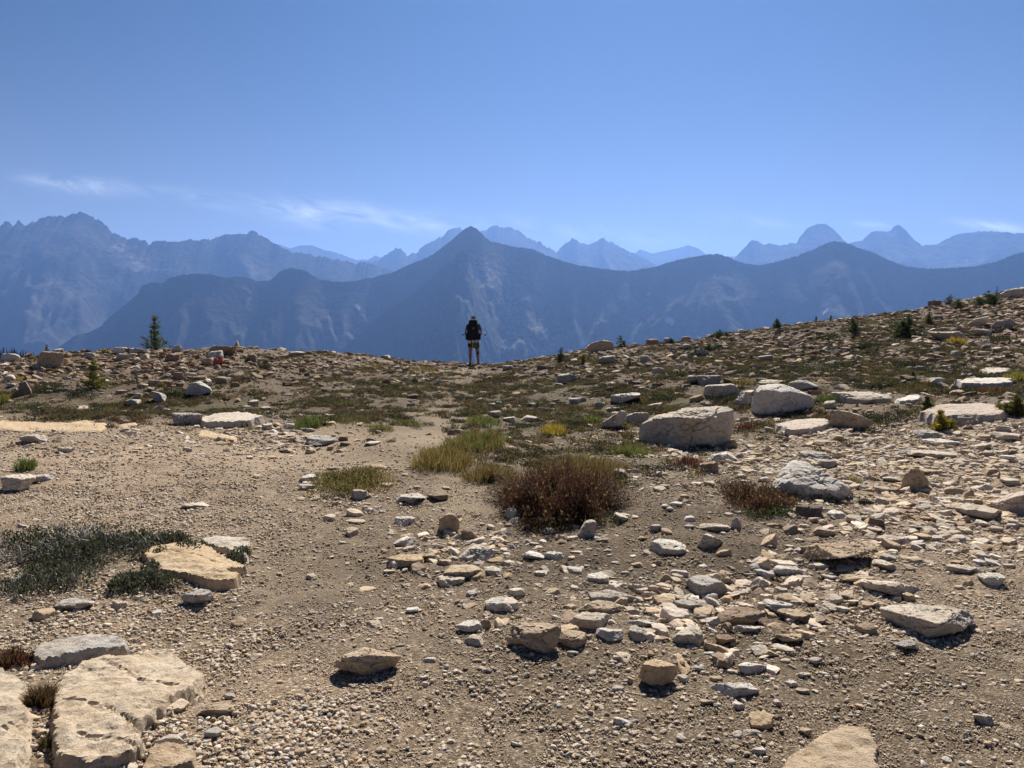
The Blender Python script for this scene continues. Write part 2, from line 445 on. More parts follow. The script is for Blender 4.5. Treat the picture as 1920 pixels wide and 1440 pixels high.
# ------------------------------------------------------------------ mountain ranges
def ridge(name, label, prof, dist, mat, run, steep, jag, spur, seed, wav=0.05, cols=520, rows=80, spurs=(), talus=(), snow=(), base=-440.0, ext=True):
    """a range: crest through the photo's skyline at its real distance, with spurs and gullies on the near side and a far side behind it"""
    pu, pv = np.array([p[0] for p in prof], float), np.array([p[1] for p in prof], float)
    u = np.linspace(pu[0], pu[-1], cols)
    v = np.interp(u, pu, pv)
    px = FPX / dist
    q = np.stack([u / 30.0, np.full(cols, seed * 1.7), np.zeros(cols)], 1)
    v = v - jag * (1.0 - 2.6 * np.abs(fbm(q * 1.9, 5, 0.62))) + jag * 0.25
    v_smooth = np.interp(u, pu, pv)
    v_smooth = np.convolve(np.pad(v_smooth, 20, mode='edge'), np.hanning(43)[1:-1] / np.hanning(43)[1:-1].sum(), mode='valid')
    y = dist * (1 + wav * fbm(np.stack([u / 160.0, np.full(cols, seed * 3.1), np.zeros(cols)], 1), 3))
    d = FWD[None] + ((u - 960) / FPX)[:, None] * np.array([[1.0, 0, 0]]) - ((v - 720) / FPX)[:, None] * UPV[None]
    crest = CAM + d * (y / d[:, 1])[:, None]
    d2 = FWD[None] + ((u - 960) / FPX)[:, None] * np.array([[1.0, 0, 0]]) - ((v_smooth - 720) / FPX)[:, None] * UPV[None]
    crest_s = CAM + d2 * (y / d2[:, 1])[:, None]
    tf = np.concatenate([-np.linspace(1, 0, rows // 4, endpoint=False) ** 1.5 * 0.8, np.linspace(0, 1, rows) ** 1.45])
    T, U = np.meshgrid(tf, u, indexing='ij')
    X0 = np.broadcast_to(crest[:, 0], T.shape); Y0 = np.broadcast_to(crest[:, 1], T.shape); Z0 = np.broadcast_to(crest[:, 2], T.shape)
    sl = np.clip(np.abs(T), 0, 1)
    wx = fbm2(U, T * 260, 150, 3, off=seed)
    lam = spur
    skew = 120 * wx * sl + 70 * sl * np.sin(U / 170.0 + seed)
    s1 = np.abs(fbm2(U + skew, T * 170, lam, 2, 0.5, off=seed + 2))
    s2 = np.abs(fbm2(U + 1.4 * skew, T * 240, lam * 0.36, 3, 0.55, off=seed + 6))
    amt = sstep(0, 0.22, np.abs(T))
    fac = 1 + amt * (0.62 * (s1 - 0.22) + 0.16 * (s2 - 0.2))
    for (u0, u1, width, a) in spurs:
        cu = u0 + (u1 - u0) * np.clip(T, 0, 1)
        fac = fac * (1 - a * sstep(0.0, 0.12, T) * np.exp(-np.abs((U - cu) / width) ** 1.4))
    drop = steep * run * np.abs(T) * fac
    drop = drop + amt * (0.013 * run * fbm2(X0, Y0 - T * run, 0.20 * run, 5, 0.58, off=seed + 11))
    Zs = np.broadcast_to(crest_s[:, 2], T.shape)
    Z = Zs - drop + (Z0 - Zs) * np.exp(-np.abs(T) * 14)
    Y = Y0 - T * run
    X = X0 * (Y / Y0) * 0.35 + X0 * 0.65
    Z = np.maximum(Z, base)
    V = np.stack([X, Y, Z], -1).reshape(-1, 3)
    R, Cn = T.shape
    i = np.arange(R * Cn).reshape(R, Cn)
    f = np.stack([i[:-1, :-1], i[:-1, 1:], i[1:, 1:], i[1:, :-1]], -1).reshape(-1, 4)
    f = f[:, ::-1]
    me = new_mesh(name, V, [f])
    uu, vv = project(X, Y, Z)
    def fld(lst, wob):
        s = np.zeros(T.shape)
        if len(lst):
            a, b = uu + wob * fbm2(U, T * 300, 30, 4, off=seed + 1), vv + wob * fbm2(U, T * 300, 26, 4, off=seed + 4)
            for (x1, y1, x2, y2, w, am) in lst:      # soft strokes
                dx, dy = x2 - x1, y2 - y1
                tt = np.clip(((a - x1) * dx + (b - y1) * dy) / (dx * dx + dy * dy + 1e-6), 0, 1)
                s = np.maximum(s, am * np.exp(-((a - x1 - tt * dx) ** 2 + (b - y1 - tt * dy) ** 2) / (w * w)))
        return s
    set_attr(me, 'talus', np.clip(fld(talus, 26), 0, 1)); set_attr(me, 'snow', sstep(0.45, 0.6, fld(snow, 5)))
    o = tag(add_obj(name, me, mat), label, kind='structure')
    return crest, u, np.stack([X, Y, Z], -1)

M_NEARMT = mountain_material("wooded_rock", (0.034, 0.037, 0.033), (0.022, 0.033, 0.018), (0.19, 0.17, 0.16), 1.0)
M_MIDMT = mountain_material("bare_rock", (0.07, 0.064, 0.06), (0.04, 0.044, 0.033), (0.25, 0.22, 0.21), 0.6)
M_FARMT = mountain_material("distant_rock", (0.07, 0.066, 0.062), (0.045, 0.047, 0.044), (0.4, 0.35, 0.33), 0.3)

PROF_A = [(-60, 760), (40, 700), (90, 668), (110, 651), (140, 631), (170, 622), (190, 612), (205, 595), (230, 575), (258, 552), (265, 537), (285, 530), (305, 532), (320, 520),
          (345, 515), (370, 513), (400, 516), (425, 522), (440, 518), (465, 521), (482, 528), (508, 526), (525, 509), (545, 503), (570, 507), (585, 516), (600, 525), (640, 529), (660, 528),
          (700, 520), (735, 512), (760, 500), (790, 488), (815, 475), (835, 460), (855, 444), (870, 430), (883, 424), (893, 429), (905, 440), (920, 453), (960, 462),
          (1000, 468), (1040, 485), (1080, 497), (1130, 505), (1180, 509), (1230, 500), (1270, 488), (1310, 480), (1343, 476), (1365, 482), (1390, 493),
          (1420, 498), (1450, 493), (1480, 485), (1520, 470), (1545, 458), (1563, 452), (1585, 455), (1610, 465), (1640, 475), (1670, 490), (1700, 500),
          (1740, 505), (1780, 503), (1830, 500), (1870, 490), (1900, 478), (1920, 473), (2000, 455), (2120, 440), (2300, 470), (2500, 520)]
PROF_B = [(-500, 470), (-380, 430), (-250, 455), (-120, 430), (0, 424), (10, 415), (25, 422), (35, 414), (50, 424), (63, 415), (83, 408), (110, 405), (130, 406), (147, 395), (160, 403),
          (180, 410), (200, 424), (217, 439), (230, 447), (257, 448), (283, 456), (300, 452), (333, 456), (360, 450), (397, 450), (415, 441), (433, 441), (450, 438),
          (477, 434), (493, 443), (503, 451), (533, 468), (553, 474), (587, 479), (640, 489), (690, 494), (740, 510), (800, 540)]
PROF_C = [(600, 515), (660, 498), (713, 486), (733, 473), (743, 466), (752, 468), (763, 476), (778, 476), (790, 466), (805, 456), (820, 449), (823, 443), (833, 441), (840, 434), (850, 429),
          (862, 427), (872, 431), (890, 436), (905, 434), (915, 431), (920, 426), (935, 424), (945, 429), (953, 427), (970, 433), (985, 441), (995, 448), (1010, 453), (1020, 461), (1032, 467),
          (1044, 475), (1054, 462), (1073, 448), (1080, 451), (1090, 456), (1098, 458), (1104, 461), (1112, 457), (1130, 448), (1145, 453), (1165, 466), (1190, 477), (1220, 492), (1260, 515)]
PROF_D = [(1330, 515), (1378, 484), (1412, 448), (1422, 453), (1435, 459), (1443, 457), (1462, 461), (1483, 456), (1493, 458), (1500, 444), (1513, 429), (1533, 420), (1547, 420),
          (1563, 431), (1580, 448), (1590, 457), (1617, 451), (1633, 436), (1643, 434), (1670, 434), (1677, 424), (1685, 422), (1697, 431), (1713, 449), (1727, 460),
          (1757, 459), (1780, 446), (1797, 439), (1837, 434), (1880, 435), (1920, 438), (2050, 425), (2200, 450), (2400, 430)]
PROF_E = [(300, 500), (440, 470), (500, 452), (520, 458), (545, 466), (562, 461), (585, 460), (600, 466), (640, 477), (665, 487), (690, 487), (705, 479), (722, 487), (850, 500), (1100, 490),
          (1185, 478), (1200, 468), (1212, 472), (1225, 476), (1245, 471), (1270, 466), (1290, 460), (1310, 466), (1322, 476), (1345, 484), (1375, 481), (1420, 478), (1600, 470), (1900, 460)]
crestA, uA, gridA = ridge("mountain_ridge", "dark wooded ridge with a pointed central peak across the valley", PROF_A, 3500, M_NEARMT, 1330, 1.05, 1.6, 80, 1.0, cols=900, rows=120,
    spurs=((560, 470, 60, 0.2), (1560, 1480, 60, 0.25), (1345, 1300, 50, 0.2), (370, 380, 50, 0.15)),
    talus=((905, 495, 960, 590, 26, 0.9), (945, 560, 1010, 660, 45, 0.85), (920, 600, 1060, 640, 40, 0.5), (620, 600, 700, 640, 40, 0.45), (450, 540, 465, 575, 3, 0.9), (1190, 560, 1200, 600, 30, 0.35)),
    snow=((1251, 598, 1259, 601, 6, 1), (1546, 588, 1553, 579, 2.2, 1), (1215, 553, 1220, 550, 2, 0.8), (668, 572, 674, 578, 2.5, 0.9), (882, 570, 886, 578, 2.5, 0.9)))
PROF_S = [(520, 760), (580, 705), (640, 655), (670, 632), (700, 603), (730, 578), (760, 562), (785, 541), (812, 520), (835, 497), (855, 478), (868, 470), (878, 480), (890, 515), (905, 560), (930, 620), (965, 690), (1000, 760)]
ridge("mountain_spur", "dark pyramid spur running down below the central peak", PROF_S, 3050, M_NEARMT, 620, 0.98, 1.8, 40, 7.0, cols=300, rows=90, wav=0.01,
    talus=((884, 500, 940, 640, 16, 0.7),))
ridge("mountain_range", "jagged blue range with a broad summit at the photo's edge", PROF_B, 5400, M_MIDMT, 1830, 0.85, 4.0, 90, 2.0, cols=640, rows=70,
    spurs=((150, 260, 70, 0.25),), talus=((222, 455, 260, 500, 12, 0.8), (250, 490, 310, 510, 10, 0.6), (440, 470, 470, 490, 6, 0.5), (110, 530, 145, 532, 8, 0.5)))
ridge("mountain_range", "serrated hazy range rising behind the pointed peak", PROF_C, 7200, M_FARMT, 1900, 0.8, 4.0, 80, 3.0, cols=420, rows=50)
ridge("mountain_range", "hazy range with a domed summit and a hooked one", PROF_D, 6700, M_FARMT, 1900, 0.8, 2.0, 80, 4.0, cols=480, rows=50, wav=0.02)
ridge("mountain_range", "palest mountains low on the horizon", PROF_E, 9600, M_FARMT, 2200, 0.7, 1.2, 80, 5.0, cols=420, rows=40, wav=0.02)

# air: one closed box of even pale haze round everything
bm = bmesh.new()
bmesh.ops.create_cube(bm, size=1.0)
for vtx in bm.verts:
    vtx.co.x *= 22400; vtx.co.y *= 22400
    vtx.co.z = 1030.0 if vtx.co.z > 0 else -520.0
me = bpy.data.meshes.new("haze"); bm.to_mesh(me); bm.free()
hz = bpy.data.materials.new("haze_air"); hz.use_nodes = True
hz.node_tree.nodes.clear()
_ho = hz.node_tree.nodes.new('ShaderNodeOutputMaterial'); _hv = hz.node_tree.nodes.new('ShaderNodeVolumePrincipled')
_hv.inputs['Color'].default_value = (0.20, 0.37, 0.80, 1)
_hv.inputs['Density'].default_value = 1.12e-4
_hv.inputs['Anisotropy'].default_value = 0.5
hz.node_tree.links.new(_hv.outputs[0], _ho.inputs['Volume'])
haze = tag(add_obj("haze", me, hz), "thin blue summer haze filling the valley", kind='stuff')
# ------------------------------------------------------------------ stone material
TONES = {'pale': (0.69, 0.62, 0.52), 'white': (0.77, 0.735, 0.67), 'tan': (0.58, 0.465, 0.335), 'orange': (0.66, 0.51, 0.335),
         'grey': (0.52, 0.495, 0.46), 'brown': (0.35, 0.265, 0.195), 'pink': (0.65, 0.56, 0.49), 'dark': (0.18, 0.15, 0.125), 'cream': (0.67, 0.555, 0.415)}
def stone_material():
    k = Nodes("weathered_granite")
    oi = k.n('ObjectInfo')
    tc = k.n('TexCoord').outputs['Object']
    mp = k.n('Mapping'); k.link(tc, mp.inputs['Vector'])
    cx = k.n('CombineXYZ'); k.link(k.math('MULTIPLY', oi.outputs['Random'], 37.0), cx.inputs[0]); k.link(k.math('MULTIPLY', oi.outputs['Random'], 91.0), cx.inputs[1])
    k.link(cx.outputs[0], mp.inputs['Location'])
    p = mp.outputs[0]
    big = k.noise(p, 3.0, 6, 0.62, 0.6)
    mid = k.noise(p, 18.0, 7, 0.68, 0.3)
    fine = k.noise(p, 110.0, 5, 0.75)
    mp2 = k.n('Mapping'); k.link(p, mp2.inputs['Vector']); mp2.inputs['Scale'].default_value = (1, 1.2, 3.5); mp2.inputs['Rotation'].default_value = (0.35, 0.2, 0)
    lay = k.noise(mp2.outputs[0], 9.0, 6, 0.65, 0.8)
    c = oi.outputs['Color']
    c = k.mix(k.math('MULTIPLY', k.math('SUBTRACT', big, 0.42, clamp=True), 3.0, clamp=True), c, k.mix(0.42, c, (0.52, 0.33, 0.16), 'MIX'))
    c = k.mix(k.math('MULTIPLY', k.math('SUBTRACT', 0.55, mid, clamp=True), 3.2, clamp=True), c, k.mix(1.0, c, (0.56, 0.51, 0.46), 'MULTIPLY'))
    c = k.mix(k.math('MULTIPLY', k.math('SUBTRACT', fine, 0.40, clamp=True), 1.8, clamp=True), k.mix(1.0, c, (0.80, 0.78, 0.76), 'MULTIPLY'), c)
    lich = k.math('MULTIPLY', k.math('SUBTRACT', k.noise(p, 34.0, 6, 0.72), 0.57, clamp=True), 9.0, clamp=True)
    c = k.mix(k.math('MULTIPLY', lich, 0.8), c, (0.055, 0.05, 0.045))
    lich2 = k.math('MULTIPLY', k.math('SUBTRACT', k.noise(k.n('Mapping', Vector=p).outputs[0], 7.0, 6, 0.7, 1.0), 0.58, clamp=True), 8.0, clamp=True)
    c = k.mix(k.math('MULTIPLY', lich2, 0.35), c, (0.30, 0.30, 0.27))
    h = k.math('ADD', k.math('MULTIPLY', lay, 1.0), k.math('ADD', mid, k.math('MULTIPLY', fine, 0.45)))
    return k.done(c, 0.93, k.bump(h, 0.9, 0.018), 0.2)
M_STONE = stone_material()

def gravel_material():
    k = Nodes("loose_gravel")
    tint = k.attr('tint', 'Color', 'INSTANCER')
    oi = k.n('ObjectInfo')
    tc = k.n('TexCoord').outputs['Object']
    n = k.noise(tc, 3.0, 5, 0.7)
    c = k.mix(n, k.mix(1.0, tint, (0.76, 0.73, 0.70), 'MULTIPLY'), k.mix(1.0, tint, (1.18, 1.16, 1.13), 'MULTIPLY'))
    return k.done(c, 0.95, k.bump(n, 0.4, 0.08), 0.15)
M_GRAVEL = gravel_material()

# ------------------------------------------------------------------ stone shapes
_ico = {}
def ico(sub):
    if sub not in _ico:
        b = bmesh.new()
        bmesh.ops.create_icosphere(b, subdivisions=sub, radius=1.0)
        b.verts.ensure_lookup_table()
        V = np.array([v.co[:] for v in b.verts]); V /= np.linalg.norm(V, axis=1, keepdims=True)
        F = np.array([[v.index for v in f.verts] for f in b.faces], dtype=np.int32)
        b.free()
        _ico[sub] = (V, F)
    return _ico[sub]

def rand_planes(rng, shape):
    N, Hh = [], []
    def add(n, h):
        n = np.array(n, float); N.append(n / np.linalg.norm(n)); Hh.append(h)
    def sides(k, lo, hi, nz, jit):
        a0 = rng.uniform(0, 6.28)
        for i in range(k):
            a = a0 + 6.283 * i / k + rng.normal(0, jit)
            add((math.cos(a), math.sin(a), rng.normal(nz, .22)), rng.uniform(lo, hi))
    if shape == 's':                      # flat slab: level faces, several sawn-off sides
        add((rng.normal(0, .07), rng.normal(.04, .07), 1), rng.uniform(.8, 1)); add((rng.normal(0, .1), rng.normal(0, .1), -1), 1)
        sides(int(rng.integers(5, 9)), .72, 1.0, 0.08, .25)
        for i in range(3):
            a = rng.uniform(0, 6.28); add((math.cos(a), math.sin(a) + .4, rng.uniform(.6, 1.3)), rng.uniform(1.0, 1.15))
    elif shape == 'p':                    # upright or pointed
        sides(int(rng.integers(4, 6)), .6, .78, .42, .25)
        sides(3, .8, 1.0, -.1, .3)
        add((0, 0, -1), .8); add((rng.normal(0, .3), rng.normal(.1, .3), 1), .9)
    elif shape in 'rl':                   # rounded, long and low
        for i in range(16):
            n = rng.normal(size=3)
            if n[2] > 0 and n[1] < 0: n[2] *= .4
            add(n, rng.uniform(.84, 1.0))
        add((rng.normal(0, .1), rng.normal(.05, .08), 1), rng.uniform(.60, .76)); add((0, 0, -1), .8)
    else:                                 # angular block
        add((rng.normal(0, .16), rng.normal(.06, .14), 1), rng.uniform(.68, .85)); add((rng.normal(0, .2), rng.normal(0, .2), -1), .8)
        sides(4, .70, .95, 0.14, .2); sides(3, .92, 1.12, .2, .6)
        for i in range(2):
            n = rng.normal(size=3); n[1] = abs(n[1]); add(n, rng.uniform(.9, 1.08))
    if shape in 'sbp':                    # chips knocked off edges and corners
        N0, H0 = np.array(N), np.array(Hh)
        for i in range(16):
            dv = rng.normal(size=3); dv[2] *= .6; dv /= np.linalg.norm(dv)
            rr = 1.0 / np.max(np.maximum(N0 @ dv, 1e-4) / H0)
            nn = dv + rng.normal(0, .45, 3); nn /= np.linalg.norm(nn)
            if nn[1] < 0 and nn[2] > .25: continue
            add(nn, max(rr * (dv @ nn) * rng.uniform(.90, 1.0), .35))
    return np.array(N), np.array(Hh)

def rock_mesh(rng, shape, dims, sub, rough=1.0, planes=None, sharp=None):
    D, F = ico(sub)
    if planes is None:
        N, Hh = rand_planes(rng, shape)
    else:
        N, Hh = planes
    p = sharp or {'r': 16, 'l': 18, 's': 60, 'p': 46, 'b': 50}[shape]
    W = np.maximum(D @ N.T, 0) / Hh
    r = (W ** p).sum(1) ** (-1.0 / p)
    V = D * r[:, None]
    if planes is None:
        lo, hi = V.min(0), V.max(0)
        V = (V - (lo + hi) / 2) / (hi - lo) * np.array(dims)
        size = np.array(dims)
    else:
        size = V.max(0) - V.min(0)
    s = float(np.cbrt(size.prod()))
    o = rng.uniform(-50, 50, 3)
    q = V / s
    d = 0.055 * fbm(q * 2.2 + o, 3, 0.5) + 0.050 * (0.25 - np.abs(fbm(q * 4.5 + o, 4, 0.6)))
    # foliation steps in the granite
    ax = np.array([0.25, 0.15, 0.95]) + rng.normal(0, .15, 3)
    lay = np.abs(pnoise(np.stack([(q @ ax) * 9 + 1.3 * pnoise(q * 2 + o), np.full(len(q), o[0]), (q[:, 0]) * 0.8], 1)))
    d = d - 0.05 * lay
    if sub >= 5:
        d = d + 0.020 * fbm(q * 18 + o, 3, 0.65)
        ck = np.abs(pnoise(q * np.array([1.6, 1.6, 3.2]) + o * 1.7) + 0.25 * pnoise(q * 6 + o))      # a few open joints
        d = d - 0.05 * np.exp(-(ck / 0.022) ** 2)
    V = V + D * (d * s * rough)[:, None]
    me = new_mesh("stone", V, [F])
    if sub >= 4: me.set_sharp_from_angle(angle=math.radians(38))
    return me

LAND = []          # (u, v, phrase) landmarks that later labels refer to
PLACED = []        # (u, v, radius px) of every stone built by hand
def place_rock(seed, u0, u1, v0, v1, tone, shape, label, name='rock', ref=None, sub=None, depth=None, sink=0.30, sil=None, group=None, cat='rock', turn=None, sharp=None, lean=0.0):
    rng = np.random.default_rng(seed)
    uc = (u0 + u1) / 2
    b = ground_hit(uc, v1 - 0.04 * (v1 - v0))
    mpp = b[1] / FPX
    w = (u1 - u0) * mpp
    hv = (v1 - v0) * mpp
    e = max((CAM[2] - b[2]) / b[1], 0.02)
    ratio = depth if depth else {'s': 0.72, 'b': 0.75, 'r': 0.85, 'p': 0.7, 'l': 0.55}[shape]
    d = w * ratio if depth else min(max(0.58 * hv / e, 0.5 * w), 1.1 * w)
    h = max(hv - d * e * 0.9, 0.13 * w, 0.36 * hv)
    px = max(u1 - u0, v1 - v0)
    sub = sub or (6 if px > 125 else 5 if px > 36 else 4)
    if sil is not None:
        c = np.array([np.mean([p[0] for p in sil]), np.mean([p[1] for p in sil])])
        poly = np.array(sil, float)
        area = 0.5 * np.sum(poly[:, 0] * np.roll(poly[:, 1], -1) - np.roll(poly[:, 0], -1) * poly[:, 1])
        if area < 0: poly = poly[::-1]
        N, Hh = [], []
        for i in range(len(poly)):
            a, bb = poly[i], poly[(i + 1) % len(poly)]
            t = bb - a; n = np.array([t[1], -t[0]]); n /= np.linalg.norm(n)
            hh = float((a - c) @ n) * mpp
            N.append([n[0], 0, -n[1]]); Hh.append(max(hh, 0.02))
        for (n, k) in (((0, -1, .02), .5), ((.15, 1, .1), .5), ((.5, -.8, .05), .62), ((-.5, -.8, .05), .6), ((-.5, .8, .1), .62), ((.5, .8, .1), .62)):
            n = np.array(n, float); n /= np.linalg.norm(n)
            N.append(n); Hh.append(max(d * k * (abs(n[1]) + .55 * abs(n[2])), 0.03))
        if lean:                          # broad top falling towards the viewer
            zt = (c[1] - poly[:, 1].min()) * mpp
            nn = np.array([0.0, -lean, 1.0]) / math.hypot(lean, 1.0)
            N.append(nn); Hh.append(max((zt - lean * .30 * d) / math.hypot(lean, 1.0), .04))
        N0, H0 = np.array(N), np.array(Hh)
        for i in range(18):
            dv = rng.normal(size=3); dv /= np.linalg.norm(dv)
            w_ = np.maximum(N0 @ dv, 1e-4) / H0
            rr = 1.0 / np.max(w_)
            nn = N0[np.argmax(w_)] + rng.normal(0, .11, 3); nn /= np.linalg.norm(nn)
            N.append(nn); Hh.append(max(rr * (dv @ nn) * rng.uniform(1.0, 1.05), .5 * H0[np.argmax(w_)]))
        me = rock_mesh(rng, 'b', None, sub, 1.0, (np.array(N), np.array(Hh)), 2.6 * (sharp or 18))
        zc = pix_at_y(c[0], c[1], b[1])[2]
        loc = (b[0] + (c[0] - uc) * mpp, b[1] + d * 0.5, zc)
    else:
        sink = max(sink, 0.12)
        full = h / (1 - sink)
        me = rock_mesh(rng, shape, (w, d, full), sub, sharp=sharp)
        loc = (b[0], b[1] + d * 0.45, float(H(np.array([b[0]]), np.array([b[1] + d * 0.45]))[0]) + full * (0.5 - sink))
    o = add_obj(name, me, M_STONE, loc)
    c = np.array(TONES[tone]) * rng.uniform(.9, 1.08)
    o.color = (*c, 1)
    tag(o, label, cat, group)
    PLACED.append((uc, (v0 + v1) / 2, 0.5 * max(u1 - u0, 1.6 * (v1 - v0))))
    if ref: LAND.append((uc, v1, ref))
    return o

def slab(seed, poly, thick, tone, label, name='rock_slab', ref=None, lift=0.0, res=0.012, edge=0.014, tilt=(0, 0), cat='slab', bulge=0.0, cracks=(), ledge=True):
    """a slab whose outline on the ground follows the photo; real thickness, broken edges"""
    rng = np.random.default_rng(seed)
    P = np.array([ground_hit(u, v)[:2] for u, v in poly])
    lo, hi = P.min(0) - 0.06, P.max(0) + 0.06
    res = max(res, math.sqrt((hi - lo).prod() / 40000))
    xs, ys = np.arange(lo[0], hi[0] + res, res), np.arange(lo[1], hi[1] + res, res)
    X, Y = np.meshgrid(xs, ys)
    wx = X + 0.020 * fbm2(X, Y, 0.10, 4, 0.65, off=seed); wy = Y + 0.020 * fbm2(X, Y, 0.10, 4, 0.65, off=seed + 7)
    inside = np.zeros(X.shape, bool); dist = np.full(X.shape, 1e9)
    n = len(P)
    for i in range(n):
        a, b = P[i], P[(i + 1) % n]
        cond = ((a[1] > wy) != (b[1] > wy)) & (wx < (b[0] - a[0]) * (wy - a[1]) / (b[1] - a[1] + 1e-12) + a[0])
        inside ^= cond
        t = np.clip(((wx - a[0]) * (b[0] - a[0]) + (wy - a[1]) * (b[1] - a[1])) / (((b - a) ** 2).sum() + 1e-9), 0, 1)
        dist = np.minimum(dist, np.hypot(wx - a[0] - t * (b[0] - a[0]), wy - a[1] - t * (b[1] - a[1])))
    sd = np.where(inside, dist, -dist)
    c = P.mean(0)
    zg = H(X, Y)
    z0 = float(H(c[0:1], c[1:2])[0])
    prof = sstep(-0.004, edge, sd)
    step = 0.35 * thick * np.round(1.5 * fbm2(X, Y, 0.4, 2, off=seed + 3)) * sstep(0, edge * 2, sd)
    top = thick * (0.90 + 0.10 * sstep(0, 0.25, sd)) + bulge * sstep(0, 0.4, sd) + 0.016 * fbm2(X, Y, 0.3, 3, 0.5, off=seed + 5) - 0.022 * np.abs(fbm2(X, Y, 0.16, 4, 0.6, off=seed + 6)) + step * 0.3
    top = top + tilt[0] * (X - c[0]) + tilt[1] * (Y - c[1]) - 0.012 * np.abs(fbm2(X, Y * 2.5, 0.09, 2, off=seed + 8))
    brk = 0.05 * (0.3 + 2.2 * fbm2(X, Y, 0.35, 2, off=seed + 13))                 # ledges broken off along the rim
    if not ledge: brk = brk - 9.0
    top = top - 0.38 * thick * (sd < brk) - 0.25 * thick * (sd < brk * 2.2 - 0.03)
    for (pts, wid, dep) in cracks:
        Q = [ground_hit(uu, vv)[:2] for uu, vv in pts]
        for a, b in zip(Q[:-1], Q[1:]):
            t = np.clip(((wx - a[0]) * (b[0] - a[0]) + (wy - a[1]) * (b[1] - a[1])) / (((b - a) ** 2).sum() + 1e-9), 0, 1)
            dd = np.hypot(wx - a[0] - t * (b[0] - a[0]), wy - a[1] - t * (b[1] - a[1]))
            top = top - dep * np.exp(-(dd / wid) ** 2)
    zbase = z0 + 0.5 * (zg - z0)
    Z = np.where(prof > 0.02, zbase - 0.06 + (top + 0.06) * prof, zg - 0.06)
    keep = sd > -0.03
    idx = -np.ones(X.shape, int)
    fm = keep[:-1, :-1] & keep[1:, :-1] & keep[:-1, 1:] & keep[1:, 1:]
    used = np.zeros(X.shape, bool)
    used[:-1, :-1] |= fm; used[1:, :-1] |= fm; used[:-1, 1:] |= fm; used[1:, 1:] |= fm
    idx[used] = np.arange(used.sum())
    F = np.stack([idx[:-1, :-1], idx[:-1, 1:], idx[1:, 1:], idx[1:, :-1]], -1)[fm]
    V = np.stack([X - c[0], Y - c[1], Z - z0 + lift], -1)[used]
    me = new_mesh("slab", V, [F])
    me.set_sharp_from_angle(angle=math.radians(32))
    o = add_obj(name, me, M_STONE, (c[0], c[1], z0))
    o.color = (*(np.array(TONES[tone]) * rng.uniform(.95, 1.05)), 1)
    tag(o, label, cat)
    uc, vc = np.mean([p[0] for p in poly]), np.mean([p[1] for p in poly])
    PLACED.append((uc, vc, 0.5 * (max(p[0] for p in poly) - min(p[0] for p in poly))))
    if ref: LAND.append((uc, max(p[1] for p in poly), ref))
    return o

# ------------------------------------------------------------------ the stones one can pick out in the photo
slab(1, [(98, 1300), (150, 1262), (230, 1240), (310, 1238), (352, 1262), (392, 1290), (388, 1312), (345, 1335), (290, 1362), (268, 1385), (272, 1420), (230, 1452), (160, 1470), (100, 1440), (94, 1370)],
     0.07, 'cream', "broad pale granite slab stained orange at its near end", ref="broad orange-stained slab", edge=0.014,
     cracks=(([(392, 1290), (350, 1322), (300, 1352), (262, 1380)], .012, .05), ([(120, 1330), (190, 1345), (262, 1380)], .006, .02), ([(190, 1262), (260, 1300), (330, 1312)], .006, .018), ([(150, 1400), (230, 1410), (270, 1440)], .006, .02)))
slab(2, [(50, 1232), (80, 1218), (150, 1208), (215, 1203), (248, 1222), (250, 1236), (200, 1243), (130, 1250), (70, 1256)],
     0.07, 'grey', "long grey slab split off behind the broad orange-stained slab", ref="long grey split slab")
slab(3, [(-60, 1270), (0, 1268), (40, 1280), (62, 1310), (66, 1370), (60, 1440), (40, 1500), (-60, 1500)],
     0.06, 'cream', "pale slab cut by the corner of the photo beside red-brown grass", ref="corner slab")
slab(4, [(268, 1425), (285, 1404), (330, 1408), (372, 1420), (368, 1450), (320, 1470), (262, 1465)],
     0.05, 'tan', "small tan slab below the broken edge of the broad slab")
slab(5, [(262, 1045), (285, 1032), (345, 1026), (395, 1037), (440, 1065), (466, 1078), (430, 1086), (455, 1093), (440, 1106), (400, 1108), (350, 1090), (300, 1078), (275, 1062)],
     0.065, 'orange', "smooth orange granite slab rising out of the dark low shrub", ref="smooth orange slab", bulge=0.03, ledge=False, cracks=(([(300, 1045), (370, 1060), (440, 1080)], .006, .012),))
slab(6, [(372, 1020), (420, 1012), (470, 1018), (468, 1030), (440, 1034), (470, 1050), (462, 1058), (425, 1040), (385, 1030)],
     0.05, 'pale', "thin pale slab behind the smooth orange slab")
slab(7, [(-40, 782), (0, 781), (60, 790), (130, 792), (165, 786), (215, 796), (205, 812), (120, 814), (40, 812), (-40, 806)],
     0.04, 'orange', "long flush orange bedrock ledge at the edge of the gravel shelf", ref="orange bedrock ledge", edge=0.12, res=0.04, ledge=False)
slab(8, [(210, 800), (262, 792), (268, 799), (225, 806)], 0.03, 'orange', "low orange bedrock tongue beside the long ledge", edge=0.08, res=0.03, ledge=False)
slab(9, [(372, 795), (400, 782), (450, 779), (500, 792), (470, 800), (420, 803), (380, 803)], 0.10, 'pale', "cracked pale bedrock hump beside the grey dome boulder", ref="cracked bedrock hump", res=0.03)
slab(10, [(352, 812), (390, 806), (455, 822), (450, 834), (400, 828), (365, 822)], 0.04, 'orange', "flat orange bedrock patch below the cracked hump", edge=0.1, res=0.03, ledge=False)
slab(11, [(1462, 1440), (1500, 1412), (1545, 1378), (1572, 1364), (1630, 1374), (1650, 1410), (1655, 1450), (1640, 1490), (1440, 1490)],
     0.035, 'tan', "pinkish slab with grey bands cut by the bottom edge", ref="pinkish banded slab", tilt=(0, 0))
